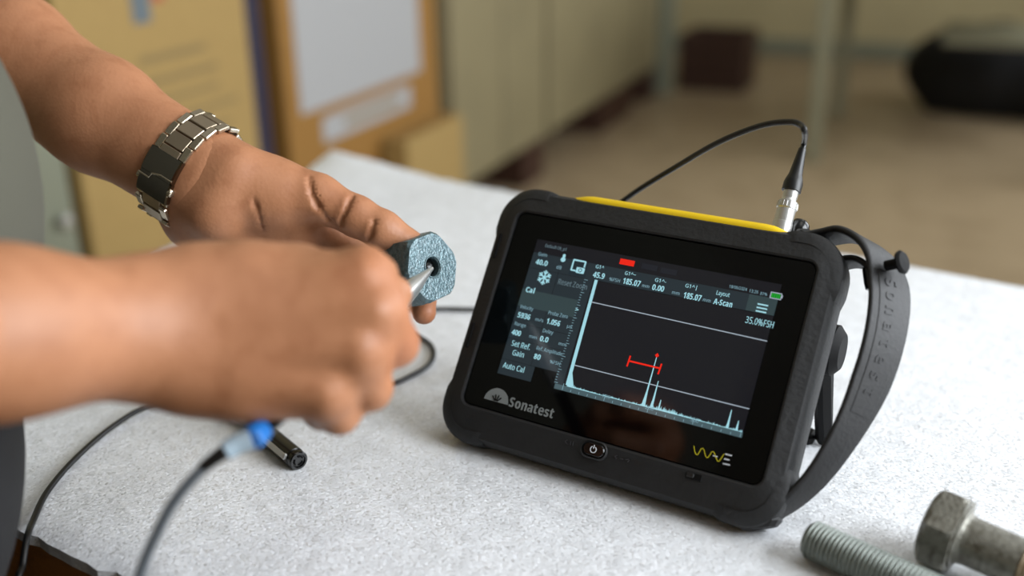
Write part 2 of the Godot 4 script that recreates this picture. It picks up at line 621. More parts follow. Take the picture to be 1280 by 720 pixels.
# normal map of closely packed foam cells, each tilted its own way
func facets(seed_: int) -> ImageTexture:
	var size := 512
	var n := 64
	var rng := RandomNumberGenerator.new()
	rng.seed = seed_
	var at_ := PackedVector2Array()
	var tilt := PackedVector2Array()
	for i in n * n:
		at_.append(Vector2(rng.randf_range(0.1, 0.9), rng.randf_range(0.1, 0.9)))
		tilt.append(Vector2.from_angle(rng.randf() * TAU) * pow(rng.randf(), 1.5) * 0.34)
	var im := Image.create(size, size, false, Image.FORMAT_RGB8)
	for y in size:
		for x in size:
			var p := Vector2(x, y) * n / size
			var cx := int(p.x)
			var cy := int(p.y)
			var best := 9.0
			var who := 0
			var off := Vector2.ZERO
			for j in [-1, 0, 1]:
				for i in [-1, 0, 1]:
					var k := posmod(cy + j, n) * n + posmod(cx + i, n)
					var d := p - Vector2(cx + i, cy + j) - at_[k]
					var l := d.length_squared()
					if l < best:
						best = l
						who = k
						off = d
			var q := tilt[who] + off * 0.16
			var v := Vector3(q.x, q.y, 1.0).normalized()
			im.set_pixel(x, y, Color(v.x * 0.5 + 0.5, v.y * 0.5 + 0.5, v.z * 0.5 + 0.5))
	return ImageTexture.create_from_image(im)

# ---------------------------------------------------------------- the room
func build_room(room: Transform3D) -> void:
	# room axes: x across (cabinets at -1.9), z back towards the camera side
	struct("floor", bx(Vector3(4.05, 0.1, 12.0)), M.floor, room * at(-0.155, -0.05, -2.4))
	struct("ceiling", bx(Vector3(4.05, 0.1, 12.0)), M.ceiling, room * at(-0.155, 3.05, -2.4))
	struct("wall_left", bx(Vector3(0.2, 3.0, 12.0)), M.wall, room * at(-2.06, 1.5, -2.4))
	struct("wall_back", bx(Vector3(3.61, 3.0, 0.2)), M.wall, room * at(-0.155, 1.5, -7.0))
	struct("wall_front", bx(Vector3(3.61, 3.0, 0.2)), M.wall, room * at(-0.155, 1.5, 3.5))
	struct("baseboard_back", bx(Vector3(3.6, 0.1, 0.015), Transform3D(), 0.004), M.cabinet_green, room * at(-0.155, 0.05, -6.893))
	# side wall with three window openings 1.5 m square
	var w := Shape.new()
	w.box(Vector3(0.2, 1.0, 12.0), at(0, 0.5, 0))
	w.box(Vector3(0.2, 0.5, 12.0), at(0, 2.75, 0))
	var edges := [6.0, 3.35 - 2.4 + 2.4, 0.0]
	var spans := [[-8.4, -5.35], [-3.85, -3.35], [-1.85, -1.35], [0.15, 3.6]]
	for s in spans:
		w.box(Vector3(0.2, 1.5, s[1] - s[0]), at(0, 1.75, (s[0] + s[1]) / 2 + 2.4))
	struct("wall_right", w.mesh(20.0), M.wall, room * at(1.75, 0.0, -2.4))
	for i in 3:
		var f := Shape.new()
		var z := 0.0
		for q in [[Vector3(0.06, 1.5, 0.05), Vector3(0, 0, -0.725)], [Vector3(0.06, 1.5, 0.05), Vector3(0, 0, 0.725)], [Vector3(0.06, 0.05, 1.4), Vector3(0, 0.725, 0)], [Vector3(0.06, 0.05, 1.4), Vector3(0, -0.725, 0)], [Vector3(0.05, 1.4, 0.04), Vector3(0, 0, 0)]]:
			f.box(q[0], at(q[1].x, q[1].y, q[1].z), 0.004)
		struct("window_%d" % (i + 1), f.mesh(20.0), paint(Color(0.82, 0.82, 0.8), 0.4), room * at(1.75, 1.75, -0.6 - 2.0 * i))
		var win: MeshInstance3D = get_node("window_%d" % (i + 1))
		var g := paint(Color(0.9, 0.95, 1.0, 0.05), 0.02)
		g.transparency = BaseMaterial3D.TRANSPARENCY_ALPHA
		for s in [-1, 1]:
			obj("pane", bx(Vector3(0.005, 1.4, 0.68)), g, win, at(0, 0, 0.36 * s))

# ---------------------------------------------------------------- workbench and foam
const TC := [Vector3(-0.2333, 0.79, -1.329), Vector3(0.4534, 0.79, -0.8525), Vector3(-0.2129, 0.79, -0.4618), Vector3(-0.2956, 0.79, -0.5127)]

func table_corners() -> Array:
	var bl: Vector3 = TC[0]
	var br: Vector3 = TC[1]
	var fr: Vector3 = TC[2]
	var fl: Vector3 = TC[3]
	var e := (br - bl).normalized()
	var g := (fr - fl).normalized()
	return [bl, bl + e * 1.62, fl + g * 1.42, fl - g * 0.215]   # back corner, far side, near side, front corner

func build_table() -> void:
	var c := table_corners()
	var t := thing("workbench", "brown wooden workbench under the white foam sheet", "workbench")
	var mid: Vector3 = (c[0] + c[1] + c[2] + c[3]) / 4.0
	var outline := PackedVector2Array()
	for p in c:
		var q: Vector3 = p.lerp(mid, 0.012)
		outline.append(Vector2(q.x, -q.z))
	var top := Shape.new()
	var f := Transform3D(Basis(Vector3.RIGHT, -PI / 2), Vector3.ZERO)
	var y1 := FOAM_Y - 0.012
	top.slab(outline, y1 - 0.045, y1, f)
	obj("tabletop", top.mesh(20.0), M.wood_table, t)
	for i in 4:
		var a: Vector3 = c[i].lerp(mid, 0.05)
		var b: Vector3 = c[(i + 1) % 4].lerp(mid, 0.05)
		var d := (b - a).normalized()
		var y := y1 - 0.045 - 0.05
		obj("apron", bx(Vector3(0.022, 0.1, a.distance_to(b) - 0.05), Transform3D(Basis.looking_at(d, Vector3.UP), Vector3((a.x + b.x) / 2, y, (a.z + b.z) / 2)), 0.002), M.wood_table, t)
		var h := y1 - 0.045
		var k: Vector3 = c[i].lerp(mid, 0.06)
		obj("leg", bx(Vector3(0.06, h, 0.06), at(k.x, h / 2, k.z), 0.003), M.wood_table, t)

func build_foam() -> void:
	var c := table_corners()
	var na := 150
	var nb := 120
	var lo := noise(3.0, 71, false, 2)
	var hi := noise(60.0, 72, false, 2)
	var grid := []
	for j in nb + 1:
		var row := PackedVector3Array()
		for i in na + 1:
			var u := float(i) / na
			var w := float(j) / nb
			var p: Vector3 = c[0].lerp(c[1], u).lerp(c[3].lerp(c[2], u), w)
			var edge := minf(minf(w, 1.0 - w) * 1.0, minf(u, 1.0 - u) * 1.6)
			var rag := exp(-edge * 90.0)
			p += Vector3(hi.get_noise_2d(p.x * 2.0, p.z * 2.0), 0, hi.get_noise_2d(p.z * 2.0, p.x * 2.0 + 9.0)) * 0.004 * rag
			p.y = FOAM_Y + lo.get_noise_2d(p.x, p.z) * 0.0016 + hi.get_noise_2d(p.x * 0.5, p.z * 0.5) * 0.0004 - 0.004 * rag
			# the far corner of the sheet curls up a little
			p.y += 0.012 * exp(-(u * u) / 0.006 - (w * w) / 0.004)
			row.append(p)
		grid.append(row)
	var s := Shape.new()
	for j in nb + 1:
		for i in na + 1:
			s.v.append(grid[j][i])
			var dx: Vector3 = grid[j][mini(i + 1, na)] - grid[j][maxi(i - 1, 0)]
			var dz: Vector3 = grid[mini(j + 1, nb)][i] - grid[maxi(j - 1, 0)][i]
			var q := dz.cross(dx).normalized()
			s.n.append(q if q.y > 0.0 else -q)
	for j in nb:
		for i in na:
			var a := j * (na + 1) + i
			s.t.append_array(PackedInt32Array([a, a + 1, a + na + 2, a, a + na + 2, a + na + 1]))
	var q0 := (s.v[s.t[1]] - s.v[s.t[0]]).cross(s.v[s.t[2]] - s.v[s.t[0]])
	if q0.y > 0.0:
		for i in range(0, s.t.size(), 3):
			var w := s.t[i]
			s.t[i] = s.t[i + 1]
			s.t[i + 1] = w
	# edges and underside
	var rim := []
	for i in na: rim.append(grid[0][i])
	for j in nb: rim.append(grid[j][na])
	for i in na: rim.append(grid[nb][na - i])
	for j in nb: rim.append(grid[nb - j][0])
	var mid := Vector3.ZERO
	for p in rim: mid += p
	mid /= rim.size()
	var y0 := FOAM_Y - 0.0115
	for i in rim.size():
		var a: Vector3 = rim[i]
		var b: Vector3 = rim[(i + 1) % rim.size()]
		var out := ((a + b) / 2 - mid)
		out.y = 0
		var nn := (b - a).cross(Vector3.UP)
		nn = nn.normalized() * signf(nn.dot(out))
		var k := s.v.size()
		for p in [a, b, Vector3(b.x, y0, b.z), Vector3(a.x, y0, a.z)]:
			s.v.append(p)
			s.n.append(nn)
		var ccw := (b - a).cross(Vector3(b.x, y0, b.z) - a).dot(nn) > 0.0
		s.t.append_array(PackedInt32Array([k, k + 2, k + 1, k, k + 3, k + 2] if ccw else [k, k + 1, k + 2, k, k + 2, k + 3]))
		var m := s.v.size()
		for p in [Vector3(a.x, y0, a.z), Vector3(b.x, y0, b.z), Vector3(mid.x, y0, mid.z)]:
			s.v.append(p)
			s.n.append(Vector3.DOWN)
		s.t.append_array(PackedInt32Array([m, m + 1, m + 2]))
	var o := obj("foam_sheet", s.mesh(40.0, true), M.foam)
	tag(o, "white expanded foam sheet with a sparkling surface laid over the workbench", "foam sheet")

# ---------------------------------------------------------------- the instrument
func build_detector() -> void:
	var t := thing("flaw_detector", "black rubber-cased ultrasonic tester with a lit screen and yellow stripe, propped on the foam", "instrument", Transform3D(Basis(Vector3(0.851028, 0.000000, 0.525120), Vector3(0.301196, 0.819152, -0.488130), Vector3(-0.430153, 0.573576, 0.697122)), Vector3(0.0725, 0.8765, -0.5741)))
	var n := 12
	# housing behind the screen, front rim first
	var b := Shape.new()
	b.loft([
		rr(-0.1003, 0.0985, -0.0695, 0.0618, 0.006, -0.0035, n),
		rr(-0.1003, 0.0985, -0.0695, 0.0618, 0.006, 0.0012, n),
		rr(-0.1015, 0.0997, -0.071, 0.063, 0.0075, 0.0016, n),
		rr(-0.1030, 0.1015, -0.0722, 0.0648, 0.0095, 0.0012, n),
		rr(-0.1050, 0.103, -0.0750, 0.067, 0.011, 0.0005, n),
		rr(-0.1128, 0.1085, -0.0885, 0.0755, 0.020, -0.0015, n),
		rr(-0.1146, 0.1108, -0.0910, 0.0780, 0.0225, -0.0050, n),
		rr(-0.1150, 0.1115, -0.0920, 0.0788, 0.0235, -0.0100, n),
		rr(-0.1150, 0.1115, -0.0920, 0.0788, 0.0235, -0.0230, n),
		rr(-0.1133, 0.1095, -0.0900, 0.0770, 0.0225, -0.0275, n),
		rr(-0.1000, 0.0990, -0.0790, 0.0670, 0.018, -0.0345, n)], true, true)
	var body := obj("housing", b.mesh(28.0), M.rubber, t)
	# corner bumpers
	for q in [[-1, 1], [1, 1], [-1, -1], [1, -1]]:
		var s := Shape.new()
		var cx: float = -0.1150 + 0.0235 if q[0] < 0 else 0.1115 - 0.0235
		var cy: float = 0.0788 - 0.0235 if q[1] > 0 else -0.0920 + 0.0235
		var rings := []
		for i in 25:
			var u := float(i) / 24.0
			var ease := minf(1.0, minf(u, 1.0 - u) * 9.0)
			var a0: float = 0.0 if q[0] > 0 and q[1] > 0 else PI / 2 if q[1] > 0 else PI if q[0] < 0 else 1.5 * PI
			# straight legs before and after the bend
			var p := Vector2(cx, cy)
			var dir := Vector2.ZERO
			var leg := 0.013
			if u < 0.25:
				dir = Vector2.from_angle(a0)
				p += Vector2.from_angle(a0 - PI / 2) * leg * (1.0 - u * 4.0)
			elif u > 0.75:
				dir = Vector2.from_angle(a0 + PI / 2)
				p += Vector2.from_angle(a0 + PI) * leg * (u - 0.75) * 4.0
			else:
				dir = Vector2.from_angle(a0 + PI / 2 * (u - 0.25) * 2.0)
			var r := 0.0236 + 0.0016 * ease
			var ring := PackedVector3Array()
			for w in [[-0.0085, -0.0010], [-0.0035, -0.0023], [-0.0008, -0.0045], [0.0, -0.0085], [0.0, -0.0235], [-0.002, -0.028], [-0.006, -0.0305]]:
				var e: Vector2 = p + dir * (r + w[0])
				ring.append(Vector3(e.x, e.y, w[1] + 0.0008 * ease))
			rings.append(ring)
		s.loft(rings)
		obj("corner_bumper", s.mesh(35.0), M.rubber, t)
	# yellow stripe in the upper chamfer
	var ys := Shape.new()
	var yr := []
	for i in 31:
		var u := float(i) / 30.0
		var x := lerpf(-0.0735, 0.0815, u)
		var w := minf(1.0, pow(minf(u, 1.0 - u) * 9.0, 0.6)) + 0.02
		var ring := PackedVector3Array()
		for k in 11:
			var a := lerpf(-0.5, PI, k / 10.0)
			ring.append(Vector3(x, 0.0768 + 0.0050 * w * sin(a) - 0.0016 * (1.0 - w), -0.0090 + 0.0062 * (0.4 + 0.6 * w) * cos(a)))
		ring.append(Vector3(x, 0.0735, -0.0150))
		ring.append(Vector3(x, 0.0735, -0.0060))
		yr.append(ring)
	ys.loft(yr)
	obj("stripe", ys.mesh(50.0), M.yellow, t)
	# side grip marks
	for p in [[0.036, 0.0], [-0.026, 0.0]]:
		obj("side_groove", bx(Vector3(0.0022, 0.017, 0.0012), at(-0.1088, p[0], 0.0), 0.0005), M.dark, t)
	# screen
	var gl := Shape.new()
	gl.loft([rr(-0.1000, 0.0982, -0.0692, 0.0615, 0.0058, -0.003, n), rr(-0.1000, 0.0982, -0.0692, 0.0615, 0.0058, -0.0008, n), rr(-0.0994, 0.0976, -0.0686, 0.0609, 0.0054, -0.0002, n)])
	var scr := obj("screen", gl.mesh(20.0), M.black_glass, t)
	scr.set_meta("label", "black glass touchscreen showing a waveform")
	screen_content(scr)
	# printed marks on the glass
	var dome := PackedVector2Array()
	var dc := (Vector2(-0.08433, -0.06171) + Vector2(-0.06815, -0.06352)) / 2
	for i in 17:
		var a := PI * i / 16.0
		dome.append(dc + Vector2(cos(a) * 0.0088, sin(a) * 0.0086 - 0.0005))
	var ds := Shape.new()
	ds.slab(dome, 0.0, 0.0002, at(0, 0, -0.0002))
	obj("logo_dome", ds.mesh(20.0), M.print_grey, scr)
	var dk := Shape.new()
	for i in 4:
		var a := PI * (0.22 + 0.185 * i)
		stroke([dc + Vector2(cos(a) * 0.0012, 0.0001), dc + Vector2(cos(a) * 0.0042, sin(a) * 0.0040)], 0.0008, 0.0, 0.0001, dk)
	obj("logo_fan", dk.mesh(20.0), M.dark, scr, at(0, 0, 0.0001))
	var sp := (Vector2(-0.06717, -0.06118) + Vector2(-0.03463, -0.0603)) / 2
	write("brand_lettering", "Sonatest", Vector3(sp.x, sp.y, 0.0), 0.0315, 0.0062, M.print_grey, scr, 0.0003, true)
	var wv := Shape.new()
	stroke([Vector2(0.05572, -0.05701), Vector2(0.05702, -0.05996), Vector2(0.05813, -0.06131), Vector2(0.05909, -0.06129), Vector2(0.05963, -0.05973), Vector2(0.06021, -0.05746), Vector2(0.06103, -0.05691), Vector2(0.06197, -0.0577), Vector2(0.06336, -0.06013), Vector2(0.06443, -0.06139), Vector2(0.06525, -0.06126), Vector2(0.06588, -0.05969), Vector2(0.06652, -0.05765), Vector2(0.06735, -0.05719), Vector2(0.06834, -0.05785), Vector2(0.06985, -0.06024), Vector2(0.07121, -0.06173), Vector2(0.07209, -0.06149), Vector2(0.07289, -0.05919), Vector2(0.07366, -0.05679)], 0.0004, -0.0001, 0.0002, wv)
	obj("wave_curve", wv.mesh(20.0), M.print_yellow, scr)
	var we := Shape.new()
	stroke([Vector2(0.07435, -0.0567), Vector2(0.07809, -0.05662)], 0.0007, -0.0001, 0.0002, we)
	stroke([Vector2(0.07461, -0.05942), Vector2(0.07741, -0.05935)], 0.0007, -0.0001, 0.0002, we)
	stroke([Vector2(0.07456, -0.06221), Vector2(0.07834, -0.06191)], 0.0007, -0.0001, 0.0002, we)
	stroke([Vector2(0.06794, -0.05936), Vector2(0.07031, -0.05933)], 0.0006, -0.0001, 0.0002, we)
	obj("wave_bars", we.mesh(20.0), M.print_white, scr)
	# power button and the small marks beside it
	var pc := Vector2(-0.00233, -0.07494)
	var pr := Shape.new()
	pr.loft([rr(pc.x - 0.0088, pc.x + 0.0088, pc.y - 0.0056, pc.y + 0.0056, 0.0054, -0.003, 8), rr(pc.x - 0.0088, pc.x + 0.0088, pc.y - 0.0056, pc.y + 0.0056, 0.0054, 0.0016, 8), rr(pc.x - 0.0080, pc.x + 0.0080, pc.y - 0.0048, pc.y + 0.0048, 0.0047, 0.0022, 8), rr(pc.x - 0.0077, pc.x + 0.0077, pc.y - 0.0045, pc.y + 0.0045, 0.0044, 0.0008, 8)])
	var ring := obj("power_button_surround", pr.mesh(25.0), M.rubber, t)
	var pb := Shape.new()
	pb.loft([rr(pc.x - 0.0071, pc.x + 0.0071, pc.y - 0.0040, pc.y + 0.0040, 0.0039, -0.002, 8), rr(pc.x - 0.0071, pc.x + 0.0071, pc.y - 0.0040, pc.y + 0.0040, 0.0039, 0.0017, 8), rr(pc.x - 0.0064, pc.x + 0.0064, pc.y - 0.0033, pc.y + 0.0033, 0.0032, 0.0024, 8)])
	var btn := obj("power_button", pb.mesh(25.0), M.gloss_black, t)
	var ic := Shape.new()
	var arc := []
	for i in 13:
		var a := PI / 2 + 0.6 + (TAU - 1.2) * i / 12.0
		arc.append(pc + Vector2(cos(a), sin(a)) * 0.0019)
	stroke(arc, 0.0006, 0.0022, 0.0026, ic)
	stroke([pc + Vector2(0, 0.0006), pc + Vector2(0, 0.0027)], 0.0006, 0.0022, 0.0026, ic)
	obj("power_symbol", ic.mesh(20.0), M.print_white, btn)
	var mk := Shape.new()
	for q in [[Vector2(-0.02221, -0.07477), Vector2(-0.021, -0.07595)], [Vector2(-0.02221, -0.07477), Vector2(-0.0209, -0.07367)], [Vector2(-0.021, -0.07595), Vector2(-0.01959, -0.07607)], [Vector2(-0.0184, -0.07376), Vector2(-0.01818, -0.0762)], [Vector2(-0.01681, -0.07359), Vector2(-0.01652, -0.07625)], [Vector2(0.01124, -0.07519), Vector2(0.01256, -0.07435)], [Vector2(0.01124, -0.07519), Vector2(0.01262, -0.07628)], [Vector2(0.01503, -0.07562), Vector2(0.01655, -0.0755)], [Vector2(0.01852, -0.07516), Vector2(0.0199, -0.07459)], [Vector2(0.02056, -0.07508), Vector2(0.01987, -0.07624)]]:
		stroke(q, 0.0005, -0.0025, 0.0012, mk)
	obj("moulded_symbol", mk.mesh(20.0), M.faint, t).set_meta("kind", "stuff")
	var sl := Vector2(0.06055, -0.07353)
	var st := Shape.new()
	st.box(Vector3(0.0100, 0.0042, 0.002), at(sl.x, sl.y, 0.0004), 0.0005)
	obj("port_slot", st.mesh(20.0), M.dark, t)
	obj("port_latch", bx(Vector3(0.0045, 0.0026, 0.0012), at(sl.x - 0.0022, sl.y + 0.0002, 0.0012), 0.0003), M.bezel, t)
	# socket on the top face, behind the plug, with its rubber cap
	var sk := Shape.new()
	var cp := Vector2(0.06805, 0.08418)
	sk.lathe([Vector2(0.0078, -0.002), Vector2(0.0078, 0.0015), Vector2(0.0068, 0.0022)], Transform3D(Basis(), Vector3(cp.x, 0.0788, -0.018)), 28)
	obj("socket_ring", sk.mesh(30.0), M.steel, t)
	var ck := Shape.new()
	ck.lathe([Vector2(0.0001, 0.0125), Vector2(0.0035, 0.0118), Vector2(0.006, 0.009), Vector2(0.0066, 0.005), Vector2(0.0058, 0.0), Vector2(0.0058, -0.002)], Transform3D(Basis(), Vector3(cp.x + 0.0065, 0.0815, -0.028)), 24)
	obj("socket_cap", ck.mesh(50.0), M.gloss_black, t)
	# hand strap: a broad rubber band from the upper corner to the lower corner
	var p := spline([Vector3(0.082, 0.0791, -0.02), Vector3(0.0934, 0.083, -0.02), Vector3(0.1052, 0.0859, -0.018), Vector3(0.1187, 0.0815, -0.014), Vector3(0.1307, 0.0703, -0.01), Vector3(0.1387, 0.0514, -0.008), Vector3(0.1413, 0.025, -0.008), Vector3(0.1388, -0.0027, -0.01), Vector3(0.1326, -0.029, -0.012), Vector3(0.1224, -0.0566, -0.013), Vector3(0.1086, -0.0775, -0.012), Vector3(0.0947, -0.0876, -0.01)], 6)
	var wd := PackedVector3Array()
	var th := [[0.0, 0.2, 0.010], [0.3, 0.55, 0.0125], [0.42, 0.85, 0.0135], [0.62, 0.75, 0.0130], [0.8, 0.45, 0.0105], [1.0, 0.2, 0.009]]
	for i in p.size():
		var u := float(i) / (p.size() - 1)
		var k := 0
		while k < th.size() - 2 and u > th[k + 1][0]: k += 1
		var g := clampf((u - th[k][0]) / (th[k + 1][0] - th[k][0]), 0, 1)
		var a := lerpf(th[k][1], th[k + 1][1], g)
		wd.append(Vector3(sin(a), 0, -cos(a)) * lerpf(th[k][2], th[k + 1][2], g))
	var sb := Shape.new()
	sb.band(p, wd, 0.0042)
	var strap := obj("hand_strap", sb.mesh(50.0), M.strap, t)
	# raised oblong panel on the strap
	var pp := PackedVector3Array()
	var pw := PackedVector3Array()
	for i in range(int(p.size() * 0.40), int(p.size() * 0.70)):
		var d := (p[i + 1] - p[i - 1]).normalized()
		var nn := d.cross(wd[i]).normalized()
		if nn.z < 0.0: nn = -nn
		pp.append(p[i] + nn * 0.0018)
		pw.append(wd[i] * 0.62)
	var pn := Shape.new()
	pn.band(pp, pw, 0.0016)
	obj("strap_panel", pn.mesh(50.0), M.strap, strap)
	var word := "Sonatest"
	for i in word.length():
		var k := int(lerpf(1.0, pp.size() - 2.0, (i + 0.5) / word.length()))
		var d := (pp[k + 1] - pp[k - 1]).normalized()
		var nn := d.cross(pw[k]).normalized()
		if nn.z < 0.0: nn = -nn
		var up := nn.cross(d).normalized()
		var tm := letters(word[i], true)
		var ab := tm.get_aabb()
		var sc := 0.0075 / 0.232
		var bs := Basis(d * sc, up * sc, nn * (0.0006 / 0.02))
		obj("embossed_letter", tm, M.strap, strap, Transform3D(bs, pp[k] + nn * 0.0009 - bs * Vector3(ab.get_center().x, 0.02, 0)))
	# inner loop of the strap and its end tucked behind
	var lp := spline([Vector3(0.1009, 0.0665, -0.022), Vector3(0.1102, 0.0709, -0.021), Vector3(0.1178, 0.0707, -0.019), Vector3(0.1254, 0.0659, -0.018), Vector3(0.1309, 0.0574, -0.018)], 6)
	var lw := PackedVector3Array()
	for i in lp.size(): lw.append(Vector3(0.15, 0, -1).normalized() * 0.009)
	var lb := Shape.new()
	lb.band(lp, lw, 0.0035)
	obj("strap_loop", lb.mesh(50.0), M.strap, t)
	var pk := Shape.new()
	pk.lathe([Vector2(0.0001, -0.008), Vector2(0.0032, -0.0075), Vector2(0.0036, -0.004), Vector2(0.0036, 0.004), Vector2(0.0028, 0.006), Vector2(0.0001, 0.0065)], along(Vector3(0.1244, 0.0627, -0.014), Vector3(-0.35, 1.0, 0.1)), 18)
	obj("strap_peg", pk.mesh(50.0), M.gloss_black, t)
	# stud that locks the strap
	var sx := along(Vector3(0.137, 0.0689, -0.003), Vector3(0.80, 0.25, 0.35))
	var sd := Shape.new()
	sd.lathe([Vector2(0.003, -0.004), Vector2(0.003, 0.0035), Vector2(0.0062, 0.0042), Vector2(0.0068, 0.0056), Vector2(0.0056, 0.0070), Vector2(0.0001, 0.0074)], sx, 28)
	obj("strap_stud", sd.mesh(30.0), M.dark, t)
	# strap anchor plates at the corners
	obj("strap_anchor", bx(Vector3(0.020, 0.010, 0.016), Transform3D(Basis(Vector3.BACK, -0.35), Vector3(0.086, 0.0787, -0.02)), 0.003), M.rubber, t)
	obj("strap_anchor", bx(Vector3(0.024, 0.012, 0.018), Transform3D(Basis(Vector3.BACK, 0.42), Vector3(0.0978, -0.0855, -0.014)), 0.003), M.rubber, t)
	# rear stand
	var hp := Vector3(0.1124, 0.0221, -0.045)
	var kn := Shape.new()
	kn.lathe([Vector2(0.0001, -0.012), Vector2(0.013, -0.012), Vector2(0.0155, -0.009), Vector2(0.0155, 0.004), Vector2(0.011, 0.008), Vector2(0.0001, 0.008)], along(Vector3(0.106, hp.y, -0.045), Vector3(1, 0, 0)), 28)
	obj("stand_hinge", kn.mesh(30.0), M.dark, t)
	var kn2 := Shape.new()
	kn2.lathe([Vector2(0.0001, -0.008), Vector2(0.011, -0.008), Vector2(0.0135, -0.004), Vector2(0.0135, 0.009), Vector2(0.011, 0.012), Vector2(0.0001, 0.012)], along(Vector3(-0.101, hp.y, -0.043), Vector3(1, 0, 0)), 28)
	obj("stand_hinge", kn2.mesh(30.0), M.dark, t)
	var fy := (-0.0885 + 0.112 * 0.5736) / 0.8192
	var sh := Shape.new()
	for q in [-0.094, 0.103]:
		sh.band(PackedVector3Array([Vector3(q, hp.y, -0.043), Vector3(q, lerpf(hp.y, fy, 0.5), -0.078), Vector3(q, fy + 0.004, -0.110)]), PackedVector3Array([Vector3(0, 0.013, 0.005), Vector3(0, 0.011, 0.005), Vector3(0, 0.008, 0.004)]), 0.011)
	sh.box(Vector3(0.195, 0.008, 0.014), Transform3D(Basis(Vector3.RIGHT, 0.6), Vector3(0, fy + 0.004, -0.109)), 0.002)
	obj("stand", sh.mesh(40.0), M.dark, t)
	# battery hatch on the back
	obj("rear_cover", bx(Vector3(0.150, 0.100, 0.008), at(0, -0.005, -0.0365), 0.003), M.bezel, t)

